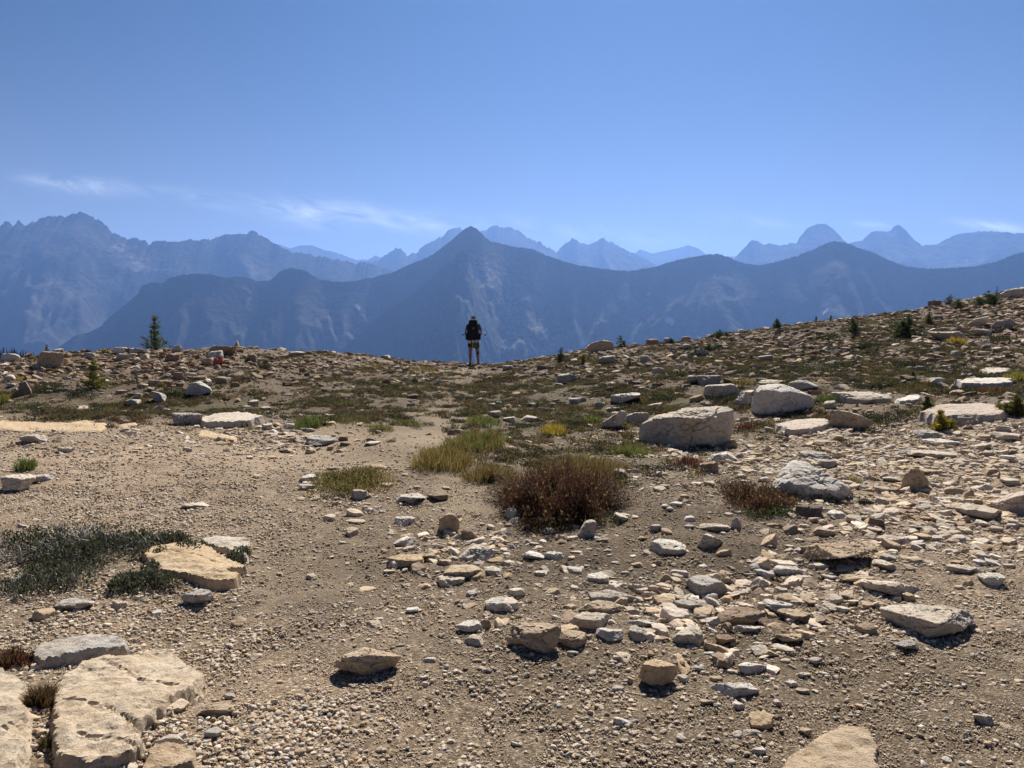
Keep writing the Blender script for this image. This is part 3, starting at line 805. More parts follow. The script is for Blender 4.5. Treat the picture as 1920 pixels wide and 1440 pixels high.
slab(12, [(1720, 790), (1760, 768), (1830, 764), (1900, 776), (1880, 792), (1800, 800), (1750, 800)], 0.12, 'pink', "broad pinkish slab beside the yellow larch seedling", ref="broad pinkish slab", res=0.03)
slab(13, [(1788, 722), (1830, 716), (1900, 716), (1900, 726), (1850, 731), (1800, 730)], 0.12, 'white', "long white slab lying on the upper grassy bench", ref="long white slab", res=0.03)
slab(14, [(1672, 755), (1700, 745), (1728, 744), (1728, 754), (1690, 759)], 0.08, 'white', "flat white slab behind the dark heather mat", res=0.03)
slab(15, [(1450, 805), (1500, 790), (1550, 788), (1560, 800), (1520, 815), (1470, 820)], 0.09, 'pink', "cracked pinkish bedrock in front of the rounded boulder", res=0.03)
slab(16, [(1835, 700), (1850, 693), (1900, 697), (1890, 705), (1850, 707)], 0.08, 'pale', "thin pale slab at the foot of the upper scree", res=0.03)

place_rock(101, 1203, 1391, 765, 842, 'pale', 'b', "large wedge-shaped boulder with a tall dark near side", 'boulder', "wedge boulder", depth=0.5, lean=0.26, cat='boulder',
           sil=[(1202, 812), (1212, 800), (1240, 786), (1300, 776), (1350, 767), (1378, 764), (1391, 770), (1390, 815), (1382, 838), (1330, 850), (1220, 850), (1204, 834)])
place_rock(102, 1422, 1538, 720, 776, 'white', 'b', "big rounded grey-white boulder among heather", 'boulder', "rounded white boulder", depth=0.62, lean=0.22, cat='boulder',
           sil=[(1421, 760), (1424, 738), (1445, 721), (1470, 723), (1510, 732), (1532, 745), (1538, 760), (1532, 776), (1480, 784), (1424, 782)], sharp=10)
place_rock(103, 1382, 1419, 733, 761, 'grey', 'p', "small dark angular boulder beside the rounded white boulder", 'boulder', cat='boulder')
place_rock(104, 1567, 1682, 729, 758, 'pale', 'l', "long low whale-backed boulder", 'boulder', "whale-backed boulder", cat='boulder')
place_rock(105, 1560, 1653, 768, 808, 'tan', 'b', "sharp tan wedge block with one sloping top edge", 'boulder', "sharp tan wedge block", depth=0.5, cat='boulder',
           sil=[(1560, 766), (1580, 770), (1630, 783), (1653, 791), (1648, 803), (1600, 812), (1564, 810)], sharp=22)
place_rock(106, 1326, 1392, 719, 746, 'pale', 'l', "pale hump of rock in green heather behind the wedge boulder", 'boulder', cat='boulder')
place_rock(107, 1312, 1358, 703, 724, 'grey', 'l', "lichened grey rock above the pale heather hump", 'boulder', cat='boulder')
place_rock(108, 1432, 1478, 714, 724, 'pale', 's', "thin pale rock peeking over the rounded white boulder")
place_rock(109, 1487, 1536, 713, 733, 'grey', 'l', "dark-shaded boulder behind the rounded white boulder", 'boulder', cat='boulder')
place_rock(110, 1466, 1612, 882, 942, 'white', 'b', "low pyramid of pale veined rock beside red plants", 'boulder', "pale pyramid rock", depth=0.75, lean=0.32, cat='boulder',
           sil=[(1464, 925), (1500, 892), (1522, 882), (1560, 885), (1580, 902), (1606, 916), (1612, 930), (1590, 944), (1480, 948)], sharp=18)
place_rock(111, 1695, 1748, 877, 922, 'tan', 'p', "upright tan stone with a blunt point in the rubble", ref="upright tan stone", depth=0.55,
           sil=[(1696, 900), (1704, 890), (1720, 878), (1734, 886), (1747, 905), (1748, 918), (1740, 926), (1700, 926)], sharp=14)
place_rock(112, 1500, 1557, 940, 976, 'dark', 's', "thick dark flat stone in front of the pale pyramid rock", ref="thick dark flat stone")
place_rock(113, 1822, 1911, 944, 979, 'pale', 's', "wide cream slab tilted toward the corner block", 'rock_slab', "wide cream slab")
place_rock(114, 1880, 1945, 914, 966, 'pink', 'b', "square pinkish block cut by the photo's edge", 'boulder', cat='boulder')
place_rock(115, 1533, 1680, 1000, 1070, 'tan', 'b', "large flat-topped brown block with a deep shadow below", 'boulder', "flat-topped brown block", depth=0.85, cat='boulder', sink=0.1)
place_rock(116, 1635, 1752, 1071, 1124, 'pale', 's', "pale tilted slab with a chipped face", 'boulder', "chipped pale slab", cat='boulder')
place_rock(117, 1695, 1866, 1110, 1203, 'pale', 's', "largest cream boulder lying alone on bare grit", 'boulder', "largest cream boulder", depth=0.8, cat='boulder', sink=0.08)
place_rock(118, 1852, 1893, 1071, 1102, 'white', 's', "small white slab on grit behind the largest cream boulder")
place_rock(119, 1682, 1729, 1197, 1222, 'grey', 's', "small grey stone just off the largest cream boulder")
place_rock(120, 1455, 1508, 1057, 1084, 'white', 's', "flat round white stone above the rubble", ref="flat round white stone")
place_rock(121, 1296, 1375, 1071, 1122, 'grey', 'b', "grey tilted plate propped on smaller stones", ref="propped grey plate")
place_rock(122, 1258, 1331, 1114, 1149, 'grey', 's', "bluish grey angular slab in front of the propped plate", ref="bluish grey slab")
place_rock(123, 1350, 1438, 1128, 1175, 'brown', 'b', "brown broken block with a steep shaded face", ref="brown broken block", sink=0.1)
place_rock(124, 1437, 1497, 1119, 1156, 'white', 's', "pinkish white plate beside the brown broken block")
place_rock(125, 1463, 1536, 1139, 1169, 'tan', 's', "pointed tan plate leaning on the pinkish white plate", ref="pointed tan plate", sink=0.05)
place_rock(126, 1447, 1515, 1179, 1211, 'orange', 's', "orange brick-shaped stone casting a black shadow", ref="orange brick-shaped stone", sink=0.0)
place_rock(127, 1335, 1431, 1270, 1310, 'white', 's', "long white layered stone on open grit", ref="long white layered stone")
place_rock(128, 1384, 1444, 1233, 1265, 'white', 's', "white flake with one dark broken edge")
place_rock(129, 1258, 1328, 1164, 1211, 'pale', 'r', "lumpy pale double stone in the middle of the rubble", ref="lumpy double stone")
place_rock(130, 1345, 1384, 1186, 1213, 'brown', 'p', "small brown pointed stone by the brown broken block")
place_rock(131, 1354, 1380, 1161, 1188, 'brown', 'p', "little brown tooth of stone against the brown broken block")
place_rock(132, 1381, 1432, 1168, 1188, 'white', 's', "white flake under the brown broken block")
place_rock(133, 1181, 1219, 1172, 1204, 'grey', 'r', "round pitted grey stone", ref="round pitted stone")
place_rock(134, 1178, 1229, 1157, 1176, 'white', 's', "white flat stone just behind the round pitted stone")
place_rock(135, 1118, 1173, 1173, 1206, 'white', 'b', "chunky white stone beside the round pitted stone")
place_rock(136, 1190, 1284, 1247, 1292, 'orange', 'b', "brick-shaped tan rock with rust streaks on bare grit", 'boulder', "rust-streaked brick rock", depth=0.45, cat='boulder', sink=0.03,
           sil=[(1190, 1266), (1196, 1252), (1210, 1248), (1275, 1247), (1282, 1254), (1278, 1274), (1262, 1286), (1215, 1288), (1194, 1276)], sharp=24)
place_rock(137, 1238, 1286, 1231, 1255, 'brown', 's', "brown flat stone behind the rust-streaked brick rock")
place_rock(138, 1272, 1295, 1262, 1282, 'grey', 'b', "grey pebble tucked against the rust-streaked brick rock")
place_rock(139, 947, 1056, 1150, 1226, 'tan', 'b', "large rounded tan rock with a shadowed overhang", 'boulder', "large rounded tan rock", depth=0.8, cat='boulder', sink=0.08)
place_rock(140, 1043, 1106, 1174, 1218, 'tan', 'r', "rounded tan stone butted against the large tan rock")
place_rock(141, 1067, 1156, 1142, 1182, 'pale', 'r', "loaf-shaped pale stone in a row of three", ref="loaf-shaped stone")
place_rock(142, 1077, 1173, 1119, 1153, 'tan', 's', "tan slab standing between the loaf and the grey stone")
place_rock(143, 1104, 1208, 1102, 1133, 'grey', 'l', "long grey stone at the back of the row of three", ref="long grey stone")
place_rock(144, 908, 969, 1118, 1148, 'white', 's', "white flat-topped stone on dark soil", ref="white flat-topped stone")
place_rock(145, 953, 986, 1094, 1120, 'white', 'r', "knobbly white stone behind the white flat-topped stone")
place_rock(146, 852, 906, 1155, 1189, 'white', 'b', "white angular stone with a black shadow on one side", ref="white angular stone")
place_rock(147, 900, 921, 1154, 1180, 'brown', 'p', "little brown stone against the white angular stone")
place_rock(148, 868, 908, 1186, 1212, 'pale', 's', "cream flake in front of the white angular stone")
place_rock(149, 615, 750, 1196, 1272, 'tan', 's', "big rough tan rock alone on the gravel", 'boulder', "big rough tan rock", depth=0.6, cat='boulder', sink=0.12)
place_rock(150, 815, 863, 964, 1001, 'tan', 'p', "upright tan fin of rock behind the stone cluster", ref="upright tan fin",
           sil=[(814, 990), (822, 975), (838, 965), (852, 966), (861, 978), (862, 994), (855, 1003), (820, 1004)], sharp=10, depth=0.5)
place_rock(151, 861, 895, 984, 1014, 'brown', 'p', "dark brown tilted shard beside the upright fin")
place_rock(152, 737, 776, 966, 986, 'white', 's', "small white brick-like stone on the sandy path", ref="small white brick stone")
place_rock(153, 733, 778, 1002, 1026, 'white', 's', "half-buried whitish stone in front of the small white brick stone")
place_rock(154, 720, 794, 1037, 1066, 'orange', 's', "tan brick-shaped stone lying across the slope", ref="tan brick stone", sink=0.06)
place_rock(155, 774, 823, 1029, 1054, 'tan', 's', "smaller tan stone behind the tan brick stone")
place_rock(156, 856, 932, 1013, 1054, 'pale', 'b', "craggy cream rock with rust stains", ref="craggy cream rock")
place_rock(157, 828, 909, 1052, 1088, 'tan', 's', "thick tan slab in the middle of the stone cluster", ref="thick tan slab", sink=0.08)
place_rock(158, 905, 954, 1056, 1082, 'pale', 's', "pale plate leaning on the thick tan slab")
place_rock(159, 815, 872, 1076, 1101, 'pale', 's', "cream plate in front of the thick tan slab")
place_rock(160, 980, 1022, 1028, 1052, 'white', 's', "white wedge-like stone on dark soil, one of a pair", ref="pair of white stones")
place_rock(161, 1020, 1060, 1029, 1052, 'white', 's', "white squared stone touching its wedge-like twin")
place_rock(162, 1097, 1144, 1069, 1094, 'white', 's', "white tapering stone alone on dark soil", ref="white tapering stone")
place_rock(163, 1225, 1294, 1005, 1043, 'white', 's', "cracked white slab on dark soil", ref="cracked white slab")
place_rock(164, 1318, 1376, 972, 1000, 'pale', 's', "pale stone behind its twin near the red mat", ref="pale twin stones")
place_rock(165, 1310, 1365, 990, 1031, 'pale', 'b', "pale blocky stone in front of its flatter twin")
place_rock(166, 1372, 1396, 965, 995, 'grey', 'p', "small grey upright stone beside the pale twins")
place_rock(167, 1150, 1181, 959, 981, 'white', 'b', "white stone at the edge of the red-brown bush", ref="white bush-edge stone")
place_rock(168, 1083, 1121, 968, 1010, 'grey', 'b', "grey stone poking from the green mat below the bush")
place_rock(169, 945, 974, 951, 974, 'pale', 'r', "round cream stone set in the front of the red-brown bush")
place_rock(170, 1016, 1044, 984, 1002, 'white', 's', "small whitish stone below the middle of the red-brown bush")
place_rock(171, 1219, 1242, 980, 996, 'grey', 'b', "small grey-white stone between bush and red mat")
place_rock(172, 797, 839, 920, 942, 'brown', 's', "dark brown wedge stone near the golden grass mat", ref="dark brown wedge stone")
place_rock(173, 738, 798, 924, 945, 'white', 's', "layered white slab in front of the golden grass mat", ref="layered white slab")
place_rock(174, 655, 690, 914, 938, 'grey', 'b', "grey-white rock in the front of the golden grass mat")
place_rock(175, 556, 595, 888, 905, 'white', 's', "white flat stone at one end of the golden grass mat", ref="white mat-end stone")
place_rock(176, 556, 588, 905, 920, 'pale', 's', "pale stone under the white mat-end stone")
place_rock(177, 690, 726, 867, 882, 'tan', 's', "tan stone half hidden behind the golden grass mat")
place_rock(178, 608, 640, 872, 882, 'brown', 's', "thin brown slab behind the golden grass mat")
place_rock(179, 565, 626, 816, 838, 'grey', 'l', "smooth grey half-dome stone on pale sand", ref="smooth grey half-dome")
place_rock(180, 632, 652, 816, 828, 'brown', 'b', "brown cube-like stone atop a thin plate on sand")
place_rock(181, 634, 658, 827, 837, 'brown', 's', "thin plate under the brown cube-like stone")
place_rock(182, 682, 705, 818, 827, 'brown', 's', "dark thin plate, the farther of two on sand")
place_rock(183, 681, 711, 826, 836, 'white', 's', "white thin plate, the nearer of two on sand")
place_rock(184, 837, 868, 801, 817, 'brown', 'b', "dark brown stone on the bend of the path", ref="dark path stone")
place_rock(185, 975, 1024, 777, 792, 'white', 's', "bright white flat stone in the green turf", ref="bright white turf stone")
place_rock(186, 1127, 1178, 770, 805, 'pale', 'b', "pale tilted rock, one half of a split pair in turf", 'boulder', "split pair of rocks", cat='boulder', depth=0.6,
           sil=[(1127, 796), (1140, 785), (1165, 770), (1176, 774), (1177, 790), (1160, 803), (1135, 806)], sharp=20)
place_rock(187, 1170, 1221, 766, 796, 'grey', 'b', "grey half of the split pair of rocks in turf", 'boulder', cat='boulder')
place_rock(188, 1148, 1208, 735, 760, 'white', 's', "flat-topped white block with dark heather at its foot", 'boulder', "flat-topped white block", cat='boulder', sink=0.02)
place_rock(189, 1044, 1083, 699, 719, 'grey', 's', "grey slab with a white top on the brown slope", ref="white-topped grey slab")
place_rock(190, 1094, 1151, 637, 662, 'tan', 'b', "large brown boulder on the skyline", 'boulder', "skyline boulder", cat='boulder', depth=0.6,
           sil=[(1094, 658), (1108, 645), (1128, 637), (1148, 641), (1156, 655), (1145, 668), (1098, 668)], sharp=16)
place_rock(191, 1124, 1158, 668, 684, 'grey', 'r', "rounded grey stone below the skyline boulder")
place_rock(192, 1201, 1221, 668, 680, 'grey', 'r', "small grey stone uphill from the skyline boulder")
place_rock(193, 1222, 1248, 688, 702, 'pale', 'l', "pale hump of stone midway up the brown slope")
place_rock(194, 1066, 1093, 746, 758, 'grey', 'l', "dark rounded stone in turf near the flat-topped white block")
place_rock(195, 1138, 1166, 762, 772, 'white', 's', "small white slab just behind the split pair of rocks")
place_rock(196, 1339, 1386, 846, 867, 'white', 's', "clean white slab in front of the wedge boulder", ref="clean white slab")
place_rock(197, 1318, 1350, 862, 888, 'brown', 'p', "brown pointed stone below the clean white slab")
place_rock(198, 1361, 1385, 822, 839, 'tan', 'p', "small tan stone in the wedge boulder's shadow")
place_rock(199, 1150, 1182, 876, 900, 'grey', 'r', "grey lump of stone behind the red-brown bush")
place_rock(200, 1532, 1568, 823, 836, 'tan', 'l', "tan bun-shaped stone on top of the rubble pile", ref="tan bun-shaped stone")
place_rock(201, 1510, 1566, 842, 864, 'grey', 'l', "long grey stone under the tan bun-shaped stone")
place_rock(202, 1540, 1577, 860, 878, 'grey', 'l', "smooth dark lens-shaped stone at the rubble pile's foot")
place_rock(203, 1568, 1592, 845, 864, 'pink', 'b', "pinkish stone at the end of the rubble pile")
place_rock(204, 1776, 1816, 908, 929, 'tan', 'b', "tan block lying beside the upright tan stone", ref="tan block")
place_rock(205, 1812, 1835, 914, 938, 'tan', 'p', "leaning tan stone against the tan block")
place_rock(206, 1752, 1818, 928, 942, 'pale', 's', "long pale plate in front of the tan block")
place_rock(207, 1611, 1641, 927, 946, 'tan', 'b', "smooth tan stone, one of two between pyramid and upright stone")
place_rock(208, 1646, 1680, 928, 947, 'pale', 'r', "smooth pale stone, one of two between pyramid and upright stone")
place_rock(209, 1722, 1796, 838, 862, 'pale', 'b', "pale boulder heap behind the upright tan stone", ref="pale rubble heap")
place_rock(210, 1735, 1790, 875, 892, 'tan', 's', "tan slab just behind the upright tan stone")
place_rock(211, 1750, 1808, 823, 838, 'white', 's', "white plate on the far rubble")
place_rock(212, 1730, 1778, 806, 824, 'grey', 'l', "grey leaning slab below the larch seedling")
place_rock(213, 1835, 1868, 815, 828, 'tan', 's', "tan stone on the far rubble near the photo's edge")
place_rock(214, 1616, 1661, 950, 968, 'pale', 'b', "pale block behind the little dark square stone")
place_rock(215, 1636, 1668, 968, 990, 'dark', 'b', "little dark square stone above the flat-topped brown block")
place_rock(216, 1527, 1580, 985, 1006, 'tan', 's', "thin tan slab leaning behind the flat-topped brown block")
place_rock(217, 1650, 1710, 1003, 1022, 'pink', 'l', "pinkish stone at the edge of the flat-topped brown block")
place_rock(218, 1644, 1684, 1047, 1071, 'pale', 's', "pale splinter of rock between brown block and chipped slab")
place_rock(219, 1785, 1840, 1055, 1078, 'pale', 's', "pale pitted stone behind the largest cream boulder")
place_rock(220, 1583, 1650, 1072, 1096, 'tan', 's', "tan plate under the brown block's shadow")
place_rock(221, 1830, 1872, 1327, 1362, 'pale', 'b', "lone pale stone on grit near the bottom corner", ref="lone corner stone")
place_rock(222, 1150, 1190, 1338, 1366, 'white', 'b', "white cube-like stone on open grit", ref="white cube-like stone")
place_rock(223, 335, 393, 1097, 1137, 'grey', 'r', "rough grey stone in front of the smooth orange slab", ref="rough grey stone", sink=0.08)
place_rock(224, 88, 166, 1119, 1147, 'grey', 's', "shaded flat stone at the foot of the low shrub")
place_rock(225, 280, 301, 1142, 1157, 'white', 'r', "small round white stone on gravel below the low shrub")
place_rock(226, 195, 232, 1121, 1146, 'pale', 'b', "pale lump of stone between low shrub and gravel")
place_rock(227, -20, 40, 884, 926, 'pale', 'b', "square pale block at the photo's edge beside green grass", 'boulder', "square edge block", cat='boulder')
place_rock(228, 40, 85, 887, 908, 'grey', 's', "flat grey block next to the square edge block")
place_rock(229, 28, 72, 812, 833, 'grey', 's', "grey propped slab below the orange bedrock ledge")
place_rock(230, 335, 383, 934, 956, 'white', 's', "white tilted flake on the pale gravel shelf", ref="white gravel flake")
place_rock(231, 100, 132, 836, 850, 'pale', 's', "cream plate on the gravel shelf")
place_rock(232, 309, 373, 769, 799, 'grey', 'r', "grey dome-shaped boulder at the end of the ledge", 'boulder', "grey dome boulder", cat='boulder')
place_rock(233, 341, 391, 716, 744, 'white', 'b', "bright white angular boulder on the knoll's slope", 'boulder', "bright white knoll boulder", cat='boulder', depth=0.6,
           sil=[(341, 733), (350, 720), (368, 717), (386, 725), (392, 735), (370, 743), (346, 746)], sharp=22)
place_rock(234, 228, 259, 747, 763, 'pale', 's', "flat pale block in the grass below the knoll", ref="flat pale grass block")
place_rock(235, 278, 308, 734, 756, 'grey', 'b', "grey slab leaning beside the flat pale grass block")
place_rock(236, 60, 106, 660, 692, 'tan', 'r', "big brown boulder on the knoll's crest", 'boulder', "brown crest boulder", cat='boulder')
place_rock(237, -8, 24, 664, 680, 'white', 'r', "white boulder at the photo's edge on the crest", 'boulder', cat='boulder')
place_rock(238, 94, 112, 652, 665, 'pale', 'b', "pale cube of rock standing on the brown crest boulder")
place_rock(239, 385, 415, 658, 675, 'white', 'b', "white stone in the dark outcrop of the knoll", ref="dark knoll outcrop")
place_rock(240, 388, 436, 651, 668, 'brown', 's', "long dark outcrop slab on top of the knoll", 'boulder', cat='boulder')
place_rock(241, 436, 448, 637, 652, 'tan', 'p', "upright brown stone standing on the knoll's top")
place_rock(242, 322, 340, 647, 662, 'grey', 'b', "grey block at the end of the knoll outcrop")
place_rock(243, 208, 232, 653, 664, 'white', 'l', "white hump of stone on the crest near the little conifer")
place_rock(244, 234, 256, 654, 664, 'white', 'l', "second white hump, closer to the little conifer")
place_rock(245, 462, 480, 666, 680, 'brown', 'b', "brown square stone on the knoll's shoulder")
place_rock(246, 28, 56, 714, 742, 'brown', 'p', "brown boulder in shade below the crest")
place_rock(247, 1895, 1940, 540, 558, 'pale', 'r', "pale boulder on the skyline at the photo's edge", 'boulder', cat='boulder')
place_rock(248, 1822, 1862, 595, 615, 'pale', 's', "pale leaning slab high on the scree", ref="high leaning slab")
place_rock(249, 1870, 1908, 602, 620, 'grey', 's', "grey slab high on the scree by the photo's edge")
place_rock(250, 1760, 1824, 622, 642, 'grey', 's', "large shaded slab with yellow grass before it", 'boulder', "shaded scree slab", cat='boulder')
place_rock(251, 1744, 1768, 560, 574, 'brown', 'b', "dark red-brown block on the right skyline")
place_rock(252, 1800, 1830, 715, 724, 'white', 's', "short white plate on the grassy bench")
place_rock(253, 1805, 1815, 1280, 1290, 'white', 's', "white chip lying on the smooth trodden grit")
place_rock(254, 380, 412, 1358, 1388, 'grey', 'b', "blocky grey stone in gravel beside the broad slab", ref="blocky grey gravel stone")
place_rock(255, 290, 345, 1370, 1402, 'pale', 's', "pale broken piece along the broad slab's edge")
place_rock(256, 365, 440, 1310, 1345, 'tan', 's', "sunken tan stone in gravel past the broad slab's edge")
place_rock(257, 412, 442, 1296, 1312, 'grey', 'r', "light grey lump in gravel near the broad slab")
place_rock(258, 1410, 1440, 1398, 1415, 'white', 'r', "white knob of stone near the pinkish banded slab")
place_rock(259, 1392, 1432, 1366, 1382, 'pale', 's', "buried cream plate near the bottom edge")
place_rock(260, 1500, 1524, 1360, 1380, 'tan', 'b', "small tan stone above the pinkish banded slab")
place_rock(261, 1475, 1500, 1272, 1290, 'white', 'b', "small white stone alone right of the long layered stone")
place_rock(262, 1376, 1400, 1308, 1332, 'white', 'b', "white chunk below the long white layered stone")
place_rock(263, 1314, 1345, 1308, 1322, 'tan', 's', "flat buff stone below the long white layered stone")
place_rock(264, 1452, 1468, 1308, 1324, 'pink', 's', "pinkish chip on bare grit")
place_rock(265, 540, 570, 660, 668, 'pale', 's', "pale stone on the far skyline saddle")
# ------------------------------------------------------------------ plants
def leaf_material(name, trans=0.35):
    k = Nodes(name)
    c = k.attr('tint', 'Color')
    k.done(c, 0.7, None, 0.2)
    tr = k.n('BsdfTranslucent'); k.link(c, tr.inputs['Color'])
    mx = k.n('MixShader'); mx.inputs[0].default_value = trans
    k.t.links.new(k.bsdf.outputs[0], mx.inputs[1]); k.t.links.new(tr.outputs[0], mx.inputs[2])
    k.t.links.new(mx.outputs[0], k.out.inputs['Surface'])
    return k.m
M_LEAF = leaf_material("plant_leaf")
M_BARK = plain("rough_bark", (0.11, 0.085, 0.06), 0.9)
M_TWIG = plain("dead_twig", (0.34, 0.32, 0.29), 0.9)

GRASS_GOLD = [(0.26, 0.19, 0.06), (0.20, 0.17, 0.05), (0.12, 0.13, 0.035), (0.30, 0.22, 0.10), (0.16, 0.10, 0.04)]
GRASS_GREEN = [(0.10, 0.15, 0.03), (0.13, 0.17, 0.045), (0.18, 0.18, 0.06), (0.07, 0.11, 0.025)]
GRASS_OLIVE = [(0.12, 0.11, 0.04), (0.16, 0.13, 0.05), (0.09, 0.095, 0.03), (0.20, 0.15, 0.07)]
RED = [(0.11, 0.035, 0.028), (0.16, 0.045, 0.03), (0.09, 0.045, 0.03), (0.14, 0.075, 0.035), (0.06, 0.03, 0.02)]
RED_BRIGHT = [(0.22, 0.025, 0.025), (0.16, 0.02, 0.022), (0.10, 0.03, 0.02)]
HEATH = [(0.035, 0.048, 0.020), (0.050, 0.062, 0.026), (0.025, 0.034, 0.016), (0.065, 0.070, 0.034), (0.05, 0.042, 0.024)]
HEATH_GREEN = [(0.05, 0.075, 0.022), (0.065, 0.085, 0.03), (0.035, 0.055, 0.018)]
YELLOW = [(0.44, 0.33, 0.04), (0.36, 0.29, 0.05), (0.50, 0.36, 0.06), (0.22, 0.20, 0.04)]
LARCH_GREEN = [(0.075, 0.105, 0.034), (0.10, 0.12, 0.04), (0.055, 0.075, 0.026)]
LARCH_YELLOW = [(0.26, 0.22, 0.035), (0.20, 0.19, 0.035), (0.32, 0.23, 0.04), (0.13, 0.15, 0.03)]

GREYGREEN = [(0.055, 0.070, 0.036), (0.075, 0.088, 0.048), (0.042, 0.054, 0.028), (0.09, 0.085, 0.055), (0.075, 0.058, 0.038), (0.11, 0.11, 0.075)]

def blades_mesh(rng, roots, hmin, hmax, lean, width, palette, ox, oy, oz, out=0.3):
    """grass blades / thin stems: roots (n,2) relative to the plant, each a bent tapering strip"""
    n = len(roots)
    z0 = H(roots[:, 0] + ox, roots[:, 1] + oy) - oz - 0.008
    h = rng.uniform(hmin, hmax, n)
    rr_ = np.linalg.norm(roots, axis=1); rr_ = rr_ / max(rr_.max(), 1e-4)
    h = h * (1 - 0.45 * rr_ ** 2) * (1 + 0.45 * fbm2(roots[:, 0] + ox, roots[:, 1] + oy, 0.16, 2, off=41.0))
    a = rng.uniform(0, 6.283, n)
    rad = np.linalg.norm(roots, axis=1, keepdims=True)
    outd = roots / np.maximum(rad, 1e-4)
    L = np.stack([np.cos(a), np.sin(a)], 1) * (lean * rng.uniform(.2, 1, n))[:, None] + outd * out * (rad / max(rad.max(), 1e-4))
    b = rng.uniform(0, 6.283, n)
    side = np.stack([np.cos(b), np.sin(b), np.zeros(n)], 1) * (width * rng.uniform(.6, 1.3, n))[:, None] * .5
    base = np.concatenate([roots, z0[:, None]], 1)
    mid = base + np.concatenate([L * (h * .35)[:, None], (h * .6)[:, None]], 1)
    tip = base + np.concatenate([L * (h * .95)[:, None], (h * (1 - .25 * np.linalg.norm(L, axis=1)))[:, None]], 1)
    V = np.stack([base - side, base + side, mid - side * .8, mid + side * .8, tip], 1)
    i = np.arange(n)[:, None] * 5
    Q = i + np.array([[0, 1, 3, 2]]); T = i + np.array([[2, 3, 4]])
    pal = np.array(palette)
    c = pal[rng.integers(0, len(pal), n)] * rng.uniform(.7, 1.25, (n, 1))
    C = np.repeat(np.concatenate([c, np.ones((n, 1))], 1)[:, None], 5, 1)
    return V.reshape(-1, 3), Q, T, C.reshape(-1, 4)

def leaves_mesh(rng, pts, size, palette, up=0.4):
    n = len(pts)
    ax = rng.normal(size=(n, 3)); ax[:, 2] = np.abs(ax[:, 2]) + up
    ax /= np.linalg.norm(ax, axis=1, keepdims=True)
    sd = np.cross(ax, rng.normal(size=(n, 3))); sd /= np.linalg.norm(sd, axis=1, keepdims=True)
    s = (size * rng.uniform(.6, 1.4, n))[:, None]
    V = np.stack([pts, pts + ax * s * .5 - sd * s * .22, pts + ax * s, pts + ax * s * .5 + sd * s * .22], 1)
    Q = np.arange(n)[:, None] * 4 + np.array([[0, 1, 2, 3]])
    pal = np.array(palette)
    c = pal[rng.integers(0, len(pal), n)] * rng.uniform(.7, 1.25, (n, 1))
    C = np.repeat(np.concatenate([c, np.ones((n, 1))], 1)[:, None], 4, 1)
    return V.reshape(-1, 3), Q, np.zeros((0, 3), int), C.reshape(-1, 4)

def merge(parts):
    Vs, Qs, Ts, Cs, k = [], [], [], [], 0
    for V, Q, T, C in parts:
        Vs.append(V); Cs.append(C)
        if len(Q): Qs.append(Q + k)
        if len(T): Ts.append(T + k)
        k += len(V)
    return np.concatenate(Vs), (np.concatenate(Qs) if Qs else np.zeros((0, 4), int)), (np.concatenate(Ts) if Ts else np.zeros((0, 3), int)), np.concatenate(Cs)

def leaf_obj(name, parts, loc=(0, 0, 0), parent=None):
    V, Q, T, C = merge(parts)
    me = new_mesh(name, V, [x for x in (Q, T) if len(x)], smooth=False)
    set_attr(me, 'tint', C, 'FLOAT_COLOR')
    return add_obj(name, me, M_LEAF, loc, parent)

def spots(rng, n, rx, ry, lump=0.5, seed=0.0):
    """n root positions in an uneven patch"""
    a = rng.uniform(0, 6.283, n); r = np.sqrt(rng.uniform(0, 1, n))
    edge = 1 + lump * np.array([0.55 * math.sin(2 * t + seed) + 0.35 * math.sin(3 * t + 2 * seed) + 0.25 * math.sin(5 * t + 3 * seed) for t in a])
    edge = np.clip(edge, 0.45, 1.25) / 1.1
    r = r * edge * rng.uniform(.82, 1.05, n)
    return np.stack([rx * r * np.cos(a), ry * r * np.sin(a)], 1)

def patch_dims(u, v, wpx, dpx):
    """centre on the ground and half sizes in metres of a plant patch seen wpx wide and dpx deep"""
    c = ground_hit(u, v)
    a, b = ground_hit(u, v - dpx / 2), ground_hit(u, v + dpx / 2)
    return c, wpx / 2 * c[1] / FPX, max(abs(a[1] - b[1]) / 2, 0.25 * wpx / 2 * c[1] / FPX)

def grass(seed, u, v, wpx, dpx, hpx, palette, n, label, name='grass_tuft', cat='grass', ref=None, lean=0.5, group=None, under=None, wmul=1.0):
    """tuft: v is the row of the middle of its footprint, hpx its height in photo pixels"""
    rng = np.random.default_rng(seed)
    c, rx, ry = patch_dims(u, v, wpx, dpx)
    h = hpx * c[1] / FPX
    mpp = c[1] / FPX
    ry = min(ry, 1.3 * rx)
    parts = [blades_mesh(rng, spots(rng, n, rx, ry, .6, seed), h * .45, h * 1.05, lean, max(0.0045, 0.9 * mpp) * wmul, palette, c[0], c[1], c[2])]
    if under:
        q = spots(rng, n // 2, rx * 1.1, ry * 1.05, .5, seed + 1)
        z = H(q[:, 0] + c[0], q[:, 1] + c[1]) - c[2] + rng.uniform(0, h * .35, len(q))
        parts.append(leaves_mesh(rng, np.concatenate([q, z[:, None]], 1), max(0.014, 2.2 * mpp), under))
    o = leaf_obj(name, parts, c)
    if ref: LAND.append((u, v, ref))
    return tag(o, label, cat, group)

